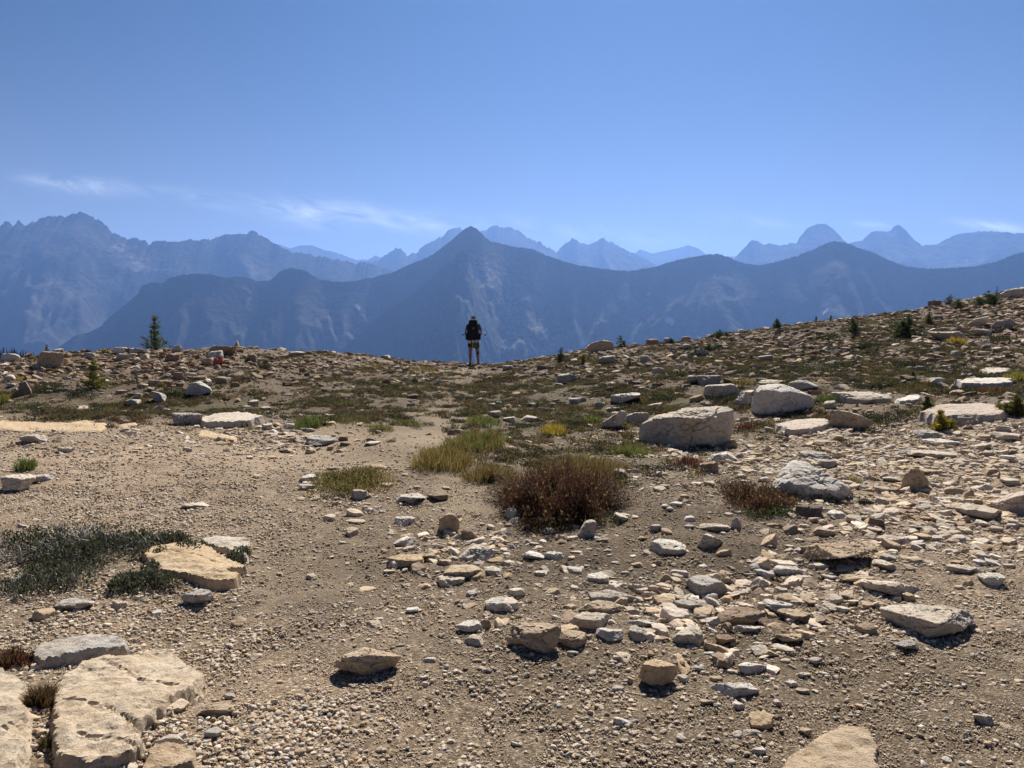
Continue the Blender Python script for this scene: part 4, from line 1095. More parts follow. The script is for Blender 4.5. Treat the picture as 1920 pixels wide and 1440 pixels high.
def heath(seed, u, v, wpx, dpx, hpx, palette, n, label, name='heather_mat', cat='shrub', ref=None, twigs=0, leaf=None, group=None, extra=None):
    """low woody mat: domed clumps of small leaves over branching twigs"""
    rng = np.random.default_rng(seed)
    c, rx, ry = patch_dims(u, v, wpx, dpx)
    h = hpx * c[1] / FPX
    mpp = c[1] / FPX
    ry = min(ry, 1.6 * rx)
    nc = max(16, min(70, int(rx * ry * 160)))
    cen = spots(rng, nc, rx * .92, ry * .92, .7, seed)
    ch = h * rng.uniform(.45, 1.0, nc)
    cr = np.maximum(0.42 * min(rx, ry), 0.06) * rng.uniform(.6, 1.3, nc)
    k = rng.integers(0, nc, n)
    d = rng.normal(size=(n, 3)); d /= np.linalg.norm(d, axis=1, keepdims=True); d[:, 2] = np.abs(d[:, 2])
    s = rng.uniform(.55, 1.0, n) ** .6
    x = cen[k, 0] + d[:, 0] * cr[k] * s; y = cen[k, 1] + d[:, 1] * cr[k] * s
    z = H(x + c[0], y + c[1]) - c[2] + d[:, 2] * ch[k] * s
    root = empty(name, c, label, cat, group)
    parts = [leaves_mesh(rng, np.stack([x, y, z], 1), leaf or max(0.022, 2.6 * mpp), palette, 0.9)]
    if extra:
        e = spots(rng, n // 4, rx, ry, .6, seed + 2)
        parts.append(blades_mesh(rng, e, h * .5, h * 1.1, .6, max(0.004, .8 * mpp), extra, c[0], c[1], c[2]))
    leaf_obj('foliage', parts, (0, 0, 0), root)['kind'] = 'stuff'
    st = spots(rng, max(12, 2 * twigs), rx * .9, ry * .9, .6, seed)
    pal = [(0.10, 0.08, 0.06)] if not twigs else [(0.34, 0.32, 0.29), (0.26, 0.24, 0.21), (0.12, 0.09, 0.07)]
    V, Q, T, C = blades_mesh(rng, st, h * .5, h * 1.2, 1.0, max(0.007, 0.7 * mpp), pal, c[0], c[1], c[2], .5)
    me = new_mesh('twigs', V, [Q, T], smooth=False); me.materials.append(M_TWIG if twigs else M_BARK)
    add_obj('twigs', me, None, (0, 0, 0), root)['kind'] = 'stuff'
    if ref: LAND.append((u, v, ref))
    return root

def tube(path, radii, sides=6):
    path = np.array(path, float); n = len(path)
    V, F = [], []
    for i, (p, r) in enumerate(zip(path, radii)):
        t = path[min(i + 1, n - 1)] - path[max(i - 1, 0)]; t /= np.linalg.norm(t) + 1e-9
        a = np.cross(t, [0.3, 0.9, 0.1]); a /= np.linalg.norm(a) + 1e-9; b = np.cross(t, a)
        for k in range(sides):
            w = 6.283 * k / sides
            V.append(p + r * (math.cos(w) * a + math.sin(w) * b))
    for i in range(n - 1):
        for k in range(sides):
            F.append([i * sides + k, i * sides + (k + 1) % sides, (i + 1) * sides + (k + 1) % sides, (i + 1) * sides + k])
    return np.array(V), np.array(F)

def conifer(seed, base, h, rad, palette, needles, label, name='larch_seedling', cat='seedling', group=None, stems=1, whorls=None, bare_tip=0.9, skirt=0.0, nl=None):
    rng = np.random.default_rng(seed)
    root = empty(name, base, label, cat, group)
    crown = []
    tV, tF, k = [], [], 0
    for s in range(stems):
        off = np.array([0, 0, -0.03]) if s == 0 else np.array([rng.normal(0, rad * .45), rng.normal(0, rad * .35), -0.03])
        hh = h if s == 0 else h * rng.uniform(.45, .85)
        path = np.array([off + np.array([rng.normal(0, .012) * hh, rng.normal(0, .012) * hh, hh * t]) for t in np.linspace(0, 1, 6)])
        v, f = tube(path, np.linspace(0.022, 0.004, 6) * max(hh, .4) * 1.3)
        tV.append(v); tF.append(f + k); k += len(v)
        nw = whorls or max(6, int(hh * 11))
        for wi in range(nw):
            t = 0.06 + bare_tip * (wi + rng.uniform(0, .5)) / nw
            t = min(t, .97)
            p0 = path[0] + (path[-1] - path[0]) * t
            R = rad * (1 - t) ** .75 * rng.uniform(.7, 1.15) + 0.03 * h
            if skirt and t < .25: R *= 1 + skirt
            nb = rng.integers(4, 7); a0 = rng.uniform(0, 6.28)
            for b in range(nb):
                a = a0 + 6.283 * b / nb + rng.normal(0, .25)
                L = R * rng.uniform(.55, 1.1)
                dirv = np.array([math.cos(a), math.sin(a), rng.uniform(.0, .5) + .5 * t])
                dirv /= np.linalg.norm(dirv)
                tipp = p0 + dirv * L
                v, f = tube([p0, (p0 + tipp) / 2 + np.array([0, 0, -.03 * L]), tipp], [0.006 * h, .004 * h, .002 * h], 3)
                tV.append(v); tF.append(f + k); k += len(v)
                m = max(9, int(2.2 * needles * L / rad / nw / 4))
                q = p0 + dirv * (L * rng.uniform(.12, 1.03, m))[:, None] + rng.normal(0, .012 * h + .004, (m, 3))
                crown.append(q)
        q = path[-1] + rng.normal(0, .008 * h, (max(4, needles // 60), 3)) - np.array([0, 0, 1]) * rng.uniform(0, .12 * hh, (max(4, needles // 60), 1))
        crown.append(q)
    pts = np.concatenate(crown)
    leaf_obj('crown', [leaves_mesh(rng, pts, nl or max(0.06 * h, 0.03), palette, .15)], (0, 0, 0), root)['kind'] = 'stuff'
    me = new_mesh('trunk', np.concatenate(tV), [np.concatenate(tF)]); me.materials.append(M_BARK)
    add_obj('trunk', me, None, (0, 0, 0), root)
    return root

def seedling(seed, u, v, hpx, wpx, palette, needles, label, **kw):
    c = ground_hit(u, v)
    mpp = c[1] / FPX
    LAND.append((u, v, kw.pop('ref'))) if 'ref' in kw else None
    return conifer(seed, c, hpx * mpp, wpx * mpp / 2, palette, needles, label, **kw)

# red-brown bush and its surroundings
def twig_bush(seed, u, v, wpx, dpx, hpx, n, label, ref):
    """rounded bush of fine branching red twigs with tiny leaves"""
    rng = np.random.default_rng(seed)
    c, rx, ry = patch_dims(u, v, wpx, dpx)
    h = hpx * c[1] / FPX
    root = empty('bush', c, label, 'bush')
    a = rng.uniform(0, 6.283, n); r = np.sqrt(rng.uniform(0, 1, n))
    lump = 1 + .26 * np.sin(3 * a + 1 + seed) * r + .2 * np.sin(7 * a + 2) * r + .15 * np.sin(11 * a) * r
    base = np.stack([rx * .62 * r * np.cos(a), ry * .62 * r * np.sin(a)], 1)
    tip = np.stack([rx * 1.0 * r * lump * np.cos(a), ry * 1.0 * r * lump * np.sin(a)], 1) + rng.normal(0, .06 * rx, (n, 2))
    hh = h * np.sqrt(np.clip(1.05 - r ** 2, .05, 1)) * rng.uniform(.42, 1.18, n) * (1 + 1.2 * fbm2(tip[:, 0], tip[:, 1], .17, 3, off=seed * .1))
    zb = H(base[:, 0] + c[0], base[:, 1] + c[1]) - c[2] - .01
    B = np.concatenate([base, zb[:, None]], 1); Tp = np.concatenate([tip, (zb + hh)[:, None]], 1)
    M = B * .45 + Tp * .55 + rng.normal(0, .018, (n, 3))
    b = rng.uniform(0, 6.283, n)
    side = np.stack([np.cos(b), np.sin(b), np.zeros(n)], 1) * .0032
    Vv = np.stack([B - side, B + side, M - side * .8, M + side * .8, Tp], 1).reshape(-1, 3)
    i = np.arange(n)[:, None] * 5
    pal = np.array([(0.075, 0.028, 0.022), (0.11, 0.04, 0.028), (0.06, 0.03, 0.022), (0.13, 0.075, 0.04)])
    C = np.repeat(np.concatenate([pal[rng.integers(0, 4, n)], np.ones((n, 1))], 1)[:, None], 5, 1).reshape(-1, 4)
    Vm = new_mesh('stems', Vv, [i + np.array([[0, 1, 3, 2]]), i + np.array([[2, 3, 4]])], smooth=False); set_attr(Vm, 'tint', C, 'FLOAT_COLOR')
    o = add_obj('stems', Vm, M_LEAF, (0, 0, 0), root); o['kind'] = 'stuff'
    m = n * 4
    k = rng.integers(0, n, m); t = rng.uniform(.35, 1.02, m)[:, None]
    P = np.where(t < .55, B[k] + (M[k] - B[k]) * (t / .55), M[k] + (Tp[k] - M[k]) * ((t - .55) / .45)) + rng.normal(0, .007, (m, 3))
    red = rng.uniform(0, 1, m) > .24
    P1 = leaves_mesh(rng, P[red], .020, [(0.075, 0.024, 0.022), (0.095, 0.032, 0.026), (0.05, 0.022, 0.020), (0.085, 0.045, 0.028), (0.045, 0.026, 0.020)], .5)
    P2 = leaves_mesh(rng, P[~red], .024, GRASS_GOLD + GRASS_OLIVE, .8)
    leaf_obj('foliage', [P1, P2], (0, 0, 0), root)['kind'] = 'stuff'
    LAND.append((u, v, ref))
    return root
twig_bush(301, 1045, 952, 260, 84, 68, 4600, "rounded dark red-brown bush in the middle of the pass", "red-brown bush")
grass(346, 1075, 905, 190, 40, 62, GRASS_GOLD + GRASS_OLIVE + RED[:2], 1300, "golden-brown grass rising through the back of the red-brown bush", lean=0.35)
heath(302, 1045, 985, 235, 30, 16, HEATH_GREEN, 1800, "dark green leafy mat along the foot of the red-brown bush", ref="green mat under the bush")
grass(303, 920, 900, 100, 34, 36, GRASS_GOLD + RED[:1], 1500, "golden grass fringe joining the red-brown bush on its shady end", ref="golden fringe", under=HEATH)
grass(304, 1110, 885, 130, 30, 45, GRASS_OLIVE + GRASS_GOLD, 1300, "loose olive grass just behind the red-brown bush")
grass(305, 1185, 855, 70, 25, 32, GRASS_GREEN + GRASS_GOLD[:2], 700, "yellow-green grass between the bush and the wedge boulder", ref="yellow-green grass")
grass(306, 830, 870, 140, 38, 40, GRASS_GOLD + [(0.32, 0.24, 0.07)], 2600, "dense golden grass cushion beside the sandy path", ref="golden grass cushion", under=HEATH)
grass(307, 900, 832, 140, 30, 32, GRASS_GREEN[:2] + GRASS_GOLD, 2200, "green-gold grass cushion behind the golden one", ref="green-gold cushion")
heath(308, 668, 908, 155, 52, 24, HEATH_GREEN[:1] + GRASS_GOLD + GRASS_OLIVE[:1], 5500, "domed green mat topped with golden grass on the gravel", ref="golden grass mat", extra=GRASS_GOLD)
twig_bush(309, 1418, 940, 150, 54, 34, 1300, "low red-leaved bush beside the pale pyramid rock", "red mat")
heath(310, 1455, 965, 110, 26, 12, HEATH_GREEN, 900, "bright green mat in front of the red-leaved plants")
heath(311, 1560, 940, 130, 18, 16, HEATH, 700, "dark mat in the shade under the pale pyramid rock")
grass(312, 1502, 885, 55, 14, 26, GRASS_GREEN, 420, "fresh green grass behind the pale pyramid rock", ref="fresh green grass")
grass(313, 1600, 905, 36, 12, 18, GRASS_GOLD, 180, "thin dry grass at the end of the pale pyramid rock")
grass(314, 1290, 872, 60, 16, 26, RED, 420, "small red tuft below the wedge boulder", ref="small red tuft")
grass(315, 1398, 806, 34, 12, 22, RED, 260, "reddish grass at the blunt end of the wedge boulder")
heath(316, 115, 1035, 280, 84, 44, GREYGREEN + HEATH, 4800, "sprawling dark low shrub with bare grey twigs", 'low_shrub', ref="low dark shrub", twigs=260)
heath(317, 290, 1028, 260, 40, 26, GREYGREEN, 3600, "dark shrub arm running behind the smooth orange slab", 'low_shrub', twigs=90)
heath(318, 270, 1092, 150, 40, 26, GREYGREEN, 2400, "dark shrub tongue in front of the smooth orange slab", 'low_shrub', twigs=60)
heath(319, 80, 1095, 250, 60, 26, GREYGREEN, 2600, "thin twiggy shrub below the sprawling dark one", 'low_shrub', twigs=150)
heath(320, 438, 1052, 70, 26, 18, GREYGREEN, 900, "small shrub sprig at the far end of the smooth orange slab", 'low_shrub', twigs=20)
grass(321, 22, 1245, 80, 30, 46, RED + GRASS_OLIVE[:1], 520, "red-leaved tuft growing from the gap above the corner slab", ref="red corner tuft", under=RED, wmul=1.3)
grass(322, 80, 1320, 50, 70, 48, RED + GRASS_OLIVE, 620, "brown-red grass filling the crack between the two pale slabs", ref="crack grass", wmul=1.1)
grass(323, 85, 1400, 24, 60, 30, RED[3:] + GRASS_OLIVE, 220, "sparse dry stalks lower in the slab crack")
grass(324, 112, 1247, 18, 8, 16, RED_BRIGHT, 60, "tiny dark red leaves at the edge of the long grey split slab", name='red_plant', cat='plant', wmul=2.0)
grass(325, 50, 880, 46, 12, 30, GRASS_GREEN, 420, "green grass tuft beside the square edge block", ref="edge grass tuft")
grass(326, 582, 800, 66, 14, 26, GRASS_GREEN, 650, "fresh green grass tuft at the edge of the pale sand", ref="fresh sand-edge tuft")
grass(327, 470, 806, 24, 8, 12, GRASS_GOLD, 120, "little straw tuft on the cracked bedrock hump")
grass(328, 715, 807, 44, 12, 16, GRASS_GOLD + GRASS_GREEN, 420, "round grass hummock where the path forks", ref="path-fork hummock")
grass(329, 765, 796, 70, 14, 14, GRASS_GREEN + GRASS_OLIVE, 500, "short green grass strip along the near side of the path")
grass(330, 660, 790, 80, 14, 16, GRASS_OLIVE, 520, "olive grass strip behind the green sand-edge tuft")
grass(331, 905, 793, 90, 16, 16, GRASS_GREEN + GRASS_GOLD[:1], 800, "light green turf hump on the far side of the path", ref="light green hump")
grass(332, 1040, 812, 62, 14, 22, YELLOW, 620, "bright yellow grass tuft in the turf", ref="bright yellow tuft")
grass(333, 1110, 792, 36, 10, 22, GRASS_GREEN + YELLOW[:1], 200, "yellow-green plant beside the split pair of rocks")
heath(334, 1085, 800, 60, 14, 12, HEATH, 500, "dark heather beside the bright yellow tuft")
heath(335, 985, 805, 70, 16, 12, HEATH_GREEN + HEATH, 500, "dark green turf in front of the bright white turf stone")
grass(336, 645, 758, 50, 10, 12, GRASS_OLIVE + GRASS_GREEN, 350, "olive grass hummock halfway to the skyline saddle", ref="halfway hummock")
grass(337, 1180, 836, 26, 8, 10, RED_BRIGHT, 90, "small bright red plant in front of the wedge boulder's tip", name='red_plant', cat='plant', wmul=1.5)
grass(338, 410, 684, 26, 8, 14, RED_BRIGHT, 260, "bright red plants under the dark knoll outcrop", name='red_plant', cat='plant', ref="red plants of the knoll", wmul=1.6)
grass(339, 275, 686, 30, 6, 9, RED_BRIGHT, 200, "red plants below the little conifer", name='red_plant', cat='plant', wmul=1.6)
grass(340, 218, 790, 22, 5, 7, RED_BRIGHT, 120, "red plants behind the long orange ledge", name='red_plant', cat='plant', wmul=1.6)
grass(341, 258, 791, 26, 6, 9, RED, 120, "dull red plants at the end of the long orange ledge", name='red_plant', cat='plant', wmul=1.6)
grass(342, 205, 772, 30, 8, 14, GRASS_GREEN + GRASS_GOLD[:1], 220, "green-gold tuft in the trough grass behind the ledge")
grass(343, 5, 755, 26, 8, 22, YELLOW + GRASS_GREEN, 200, "yellow-green plant at the photo's edge below the crest", name='yellow_shrub', cat='shrub')
grass(344, 305, 727, 20, 6, 14, GRASS_GOLD, 120, "golden tuft near the bright white knoll boulder")
grass(345, 40, 712, 18, 5, 8, YELLOW, 90, "small yellow tuft atop a shaded boulder")
# heather on the knoll and the long slope
HE = [(40, 768, 120, 12, 14, "dark heather patch in the trough near the photo's edge"), (90, 735, 110, 16, 20, "shaded heather below the yellow-green seedling"),
      (150, 745, 90, 12, 16, "black-green heather right under the yellow-green seedling"), (325, 742, 40, 8, 12, "dark heather beside the bright white knoll boulder"),
      (500, 692, 34, 6, 8, "small dark cushion on the knoll's far shoulder"), (1160, 770, 50, 10, 16, "heather at the foot of the flat-topped white block"),
      (1240, 752, 60, 12, 14, "heather tuft between white block and wedge boulder"), (1350, 752, 70, 14, 18, "green heather in front of the pale heather hump"),
      (1430, 700, 120, 14, 20, "dark heather band above the rounded white boulder"), (1530, 702, 130, 18, 30, "tallest dark heather on the lower scree"),
      (1590, 690, 80, 12, 20, "dark heather at the scree's edge past the tallest patch"), (1700, 688, 80, 10, 12, "grey-green heather on the middle scree"),
      (1790, 700, 110, 16, 26, "long dark heather hedge on the grassy bench"), (1840, 712, 60, 10, 14, "green heather beside the long white slab"),
      (1690, 785, 115, 20, 26, "grey-green heather mat behind the yellow larch seedling"), (1640, 790, 60, 14, 16, "low heather sprigs behind the sharp tan wedge block"),
      (1815, 735, 50, 8, 12, "small heather clump below the long white slab"), (1870, 640, 60, 10, 14, "dark heather by the shaded scree slab"),
      (1620, 652, 60, 8, 10, "small heather clump in the high scree"), (1545, 635, 46, 6, 10, "dark cushion near the scree skyline"),
      (1330, 655, 60, 6, 10, "grey-green cushion on the brown slope near the skyline"), (1270, 705, 80, 8, 10, "low grey heather midway up the brown slope"),
      (1300, 668, 50, 6, 8, "thin grey cushion below the far seedlings"), (1640, 728, 70, 8, 12, "heather tuft behind the whale-backed boulder"),
      (1480, 735, 0, 0, 0, "")]
for i, (u, v, w, d, h, lab) in enumerate(HE):
    if w: heath(360 + i, u, v, w, d, h, HEATH if i % 3 else HEATH + HEATH_GREEN, int(300 + w * 8), lab)
for i, (u, v, w, d, h, pal, lab) in enumerate([(1390, 720, 60, 10, 14, GRASS_GOLD, "golden grass behind the small dark angular boulder"), (1550, 752, 46, 10, 16, GRASS_GREEN, "green grass between the rounded and whale-backed boulders"),
      (1700, 735, 110, 12, 14, GRASS_OLIVE + RED[:1], "rusty grass strip behind the whale-backed boulder"), (1860, 735, 90, 12, 16, RED + GRASS_OLIVE, "rusty red grass under the long white slab"),
      (1905, 715, 60, 12, 22, YELLOW + GRASS_GREEN, "yellow-green grass on the bench at the photo's edge"), (1795, 645, 30, 6, 18, YELLOW, "yellow grass in front of the shaded scree slab"),
      (1260, 770, 70, 10, 12, GRASS_OLIVE, "brown turf just behind the wedge boulder"), (700, 690, 60, 6, 10, GRASS_GOLD, "straw grass near the skyline saddle"),
      (800, 695, 70, 6, 10, GRASS_GOLD, "straw grass a few steps short of the hiker"), (565, 664, 16, 3, 9, GRASS_GREEN, "tiny green tuft on the knoll skyline"),
      (500, 690, 24, 5, 9, GRASS_OLIVE, "olive tuft on the knoll's shoulder"), (198, 660, 18, 3, 10, GRASS_GOLD, "straw tuft on the crest beside the white humps")]):
    grass(400 + i, u, v, w, d, h, pal, int(160 + w * 5), lab)
# seedlings
seedling(430, 291, 660, 70, 44, LARCH_GREEN + LARCH_YELLOW[3:], 900, "slender dark green conifer alone on the knoll skyline", name='conifer', cat='conifer', ref="little conifer", skirt=0.5, whorls=12, nl=0.055)
seedling(431, 176, 728, 56, 50, LARCH_YELLOW[3:] + LARCH_GREEN[1:2] + LARCH_YELLOW[:2], 1500, "yellow-green larch seedling on the knoll's shaded slope", ref="yellow-green seedling", skirt=0.3)
seedling(432, 88, 660, 22, 14, LARCH_GREEN, 300, "faint tiny conifer beside the brown crest boulder")
seedling(433, 1052, 678, 28, 26, LARCH_GREEN, 900, "bushy dark seedling on the skyline near the hiker", ref="bushy dark seedling", stems=2, skirt=0.4)
seedling(434, 1095, 683, 26, 20, LARCH_YELLOW[:2] + LARCH_YELLOW[3:], 700, "yellow seedling in front of the skyline boulder", ref="yellow slope seedling", stems=2)
seedling(435, 1163, 651, 24, 24, LARCH_GREEN, 600, "thin-leaved seedling touching the skyline boulder", stems=2)
seedling(436, 1258, 641, 12, 22, LARCH_GREEN, 400, "low flat seedling on the skyline above the brown slope", stems=3)
seedling(437, 1350, 635, 18, 32, LARCH_GREEN, 700, "spreading seedling on the skyline, many-stemmed", stems=4)
seedling(438, 1456, 617, 22, 26, LARCH_GREEN, 700, "dark seedling pair on the scree skyline", stems=3)
seedling(439, 1530, 602, 12, 10, LARCH_GREEN, 200, "tiny spiky seedling on the scree skyline")
seedling(440, 1558, 598, 10, 8, LARCH_GREEN, 140, "tiniest seedling on the scree skyline")
seedling(441, 1598, 627, 34, 28, LARCH_GREEN, 1000, "spiky dark seedling on the scree with a bushy base", stems=2, skirt=0.4, ref="spiky scree seedling")
seedling(442, 1703, 630, 42, 46, LARCH_GREEN, 1800, "round dark green seedling, bushiest on the scree", stems=3, skirt=0.5, ref="bushiest scree seedling")
seedling(443, 1742, 608, 26, 24, LARCH_GREEN, 700, "dark thin seedling just uphill of the bushiest one", stems=2)
seedling(444, 1782, 572, 22, 24, LARCH_GREEN, 500, "bare-topped seedling on the high skyline", stems=2)
seedling(445, 1796, 578, 20, 30, LARCH_GREEN + LARCH_YELLOW[3:], 500, "mossy green seedling below the bare-topped one", stems=3)
seedling(446, 1852, 572, 28, 44, LARCH_GREEN, 1300, "widest dark seedling clump on the high skyline", stems=4, ref="widest skyline seedling")
seedling(447, 1868, 560, 24, 12, LARCH_GREEN, 300, "thin spike of a seedling on the high skyline")
seedling(448, 1762, 808, 42, 44, YELLOW[:2] + LARCH_YELLOW, 1600, "golden yellow larch seedling in the rubble", ref="golden larch seedling", stems=3)
seedling(449, 1738, 770, 30, 26, LARCH_YELLOW[3:] + LARCH_GREEN, 800, "greener small larch behind the golden one", stems=2)
seedling(450, 1905, 780, 44, 60, LARCH_YELLOW + LARCH_GREEN, 1800, "yellow-green larch shrub cut by the photo's edge", ref="edge larch shrub", stems=4)
seedling(451, 1180, 688, 20, 16, LARCH_GREEN, 300, "small dark seedling on the brown slope", stems=1)
seedling(452, 1712, 708, 14, 14, LARCH_GREEN, 250, "little dark seedling on the grassy bench")
# ------------------------------------------------------------------ the hiker
def skin_mesh(name, verts, edges, radii, levels=2, root=0):
    me = bpy.data.meshes.new(name)
    me.from_pydata([Vector(v) for v in verts], edges, [])
    o = bpy.data.objects.new(name, me); COL.objects.link(o)
    md = o.modifiers.new("s", 'SKIN')
    md.use_smooth_shade = True
    for i, r in enumerate(radii):
        sv = me.skin_vertices[0].data[i]
        sv.radius = (r, r) if isinstance(r, (int, float)) else r
        sv.use_root = (i == root)
    sb = o.modifiers.new("d", 'SUBSURF'); sb.levels = levels; sb.render_levels = levels
    dg = bpy.context.evaluated_depsgraph_get()
    res = bpy.data.meshes.new_from_object(o.evaluated_get(dg))
    res.name = name
    bpy.data.objects.remove(o)
    for p in res.polygons: p.use_smooth = True
    return res

def rounded_box(name, w, d, h, bev, taper=1.0, segs=3, bulge=0.0):
    b = bmesh.new()
    bmesh.ops.create_cube(b, size=1.0)
    for v in b.verts:
        k = taper if v.co.z > 0 else 1.0
        v.co = Vector((v.co.x * w * k, v.co.y * d * k, v.co.z * h))
    bmesh.ops.bevel(b, geom=list(b.edges), offset=bev, segments=segs, affect='EDGES', profile=.6)
    me = bpy.data.meshes.new(name); b.to_mesh(me); b.free()
    for p in me.polygons: p.use_smooth = True
    return me

M_SKIN = plain("skin", (0.27, 0.145, 0.095), 0.6, var=.12)
M_BLACK = plain("black_cloth", (0.012, 0.012, 0.015), 0.85, 0.2)
M_NAVY = plain("dark_shirt", (0.03, 0.035, 0.05), 0.85, 0.2)
M_SHORTS = plain("dark_olive_shorts", (0.028, 0.024, 0.018), 0.9, 0.2)
M_PALE = plain("pale_fabric", (0.55, 0.52, 0.46), 0.8, 0.3)
M_YELLOW = plain("yellow_webbing", (0.35, 0.26, 0.06), 0.8, 0.3)
M_SHOE = plain("dark_shoe", (0.03, 0.03, 0.035), 0.8)
M_POLE = plain("dark_metal_pole", (0.03, 0.03, 0.03), 0.45, 0.5)

hb = ground_hit(888, 682)
HX, HY = float(pix_at_y(888, 682, 27.3)[0]), 27.3
HZ = float(H(np.array([HX]), np.array([HY]))[0])
person = empty('person', (HX, HY, HZ), "hiker in dark clothes seen from behind, standing on the pass with a large pack", 'person')
person.rotation_euler = (0, 0, math.radians(2))
LAND.append((888, 682, "hiker"))
# facing +Y; left foot at -x
Lh, Rh = -0.10, 0.10
V = [(0, 0, .93), (0, .01, 1.08), (0, .02, 1.24), (0, .02, 1.40), (0, .03, 1.50), (0, .05, 1.57), (0, .06, 1.67), (0, .06, 1.745),
     (Lh, 0, .88), (-.115, .03, .50), (-.115, -.01, .13), (-.115, .02, .045), (-.125, .15, .03),
     (Rh, 0, .88), (.135, .04, .50), (.165, -.01, .12), (.165, .02, .045), (.185, .15, .03),
     (-.185, .01, 1.42), (-.26, -.03, 1.16), (-.20, .17, 1.02), (-.16, .24, 1.03),
     (.185, .01, 1.42), (.26, -.03, 1.16), (.20, .17, 1.02), (.16, .24, 1.03)]
E = [(0, 1), (1, 2), (2, 3), (3, 4), (4, 5), (5, 6), (6, 7), (0, 8), (8, 9), (9, 10), (10, 11), (11, 12), (0, 13), (13, 14), (14, 15), (15, 16), (16, 17),
     (3, 18), (18, 19), (19, 20), (20, 21), (3, 22), (22, 23), (23, 24), (24, 25)]
R = [(.15, .11), (.14, .10), (.15, .11), (.14, .10), .06, .058, .088, .06, .095, .068, .046, .046, .034, .095, .068, .046, .046, .034,
     .058, .043, .033, .034, .058, .043, .033, .034]
b_ = add_obj('body', skin_mesh('body', V, E, R), M_SKIN, parent=person)
# hands: five unequal bent fingers on each palm, rooted in the palm
def hand(sign):
    hv, he, hr = [(0, 0, 0), (sign * -.01, .05, -.005), (sign * -.02, .09, -.01)], [(0, 1), (1, 2)], [.03, .035, .028]
    for i, (dx, ln) in enumerate(((-.028, .062), (-.010, .075), (.010, .07), (.027, .055))):
        a = len(hv)
        hv += [(sign * -.02 + dx, .10 + ln * .45, -.015), (sign * -.02 + dx, .10 + ln * .8, -.045)]
        he += [(2, a), (a, a + 1)]; hr += [.0095, .008]
    a = len(hv)
    hv += [(sign * -.05, .05, -.01), (sign * -.062, .085, -.02)]
    he += [(1, a), (a, a + 1)]; hr += [.011, .009]
    return skin_mesh('hand', hv, he, hr, 1)
for s, p in ((-1, V[21]), (1, V[25])):
    add_obj('hand', hand(s), M_SKIN, p, person)
TV = [(0, 0, .95), (0, .01, 1.08), (0, .02, 1.24), (0, .02, 1.40), (0, .03, 1.49), (-.185, .01, 1.42), (-.26, -.03, 1.16), (-.21, .14, 1.035), (.185, .01, 1.42), (.26, -.03, 1.16), (.21, .14, 1.035)]
add_obj('shirt', skin_mesh('shirt', TV, [(0, 1), (1, 2), (2, 3), (3, 4), (3, 5), (5, 6), (6, 7), (3, 8), (8, 9), (9, 10)],
        [(.165, .125), (.155, .115), (.165, .125), (.155, .115), .075, .075, .058, .048, .075, .058, .048]), M_NAVY, parent=person)
SV = [(0, 0, .97), (0, 0, .90), (Lh, 0, .84), (-.118, .015, .62), (Rh, 0, .84), (.128, .02, .58)]
add_obj('shorts', skin_mesh('shorts', SV, [(0, 1), (1, 2), (2, 3), (1, 4), (4, 5)], [(.17, .13), (.165, .13), .115, .105, .115, .105]), M_SHORTS, parent=person)
add_obj('knee_sleeve', skin_mesh('knee_sleeve', [(.128, .035, .60), (.137, .04, .50), (.148, .02, .36)], [(0, 1), (1, 2)], [.078, .068, .062]), M_BLACK, parent=person)
for s, (x0, x1) in ((-1, (-.115, -.115)), (1, (.162, .165))):
    add_obj('sock', skin_mesh('sock', [(x0, -.005, .20), (x1, 0, .09)], [(0, 1)], [.046, .046], 1), M_BLACK, parent=person)
    sh = add_obj('shoe', skin_mesh('shoe', [(x1, -.05, .05), (x1 + .005 * s, .07, .045), (x1 + .02 * s, .19, .035)], [(0, 1), (1, 2)], [(.05, .05), (.052, .045), (.045, .035)], 2), M_SHOE, parent=person)
cp = add_obj('cap', skin_mesh('cap', [(0, .05, 1.69), (0, .06, 1.745)], [(0, 1)], [.105, .085], 2), M_BLACK, parent=person)
add_obj('brim', skin_mesh('brim', [(0, .12, 1.70), (0, .23, 1.685)], [(0, 1)], [(.085, .012), (.06, .008)], 1), M_BLACK, parent=cp)
add_obj('hair', skin_mesh('hair', [(0, .03, 1.65), (0, .005, 1.57)], [(0, 1)], [.095, .055], 2), plain("dark_hair", (.02, .014, .01)), parent=person)
# face: the side that looks over the valley
add_obj('nose', skin_mesh('nose', [(0, .14, 1.655), (0, .165, 1.625)], [(0, 1)], [.014, .018], 1), M_SKIN, parent=person)
for s in (-1, 1):
    add_obj('eye', skin_mesh('eye', [(s * .032, .14, 1.662), (s * .032, .148, 1.662)], [(0, 1)], [.009, .007], 1), M_BLACK, parent=person)
    add_obj('ear', skin_mesh('ear', [(s * .088, .06, 1.665), (s * .094, .055, 1.625)], [(0, 1)], [.016, .012], 1), M_SKIN, parent=person)
add_obj('mouth', skin_mesh('mouth', [(-.022, .138, 1.592), (.022, .138, 1.592)], [(0, 1)], [.006, .006], 1), plain("lips", (.28, .10, .09)), parent=person)

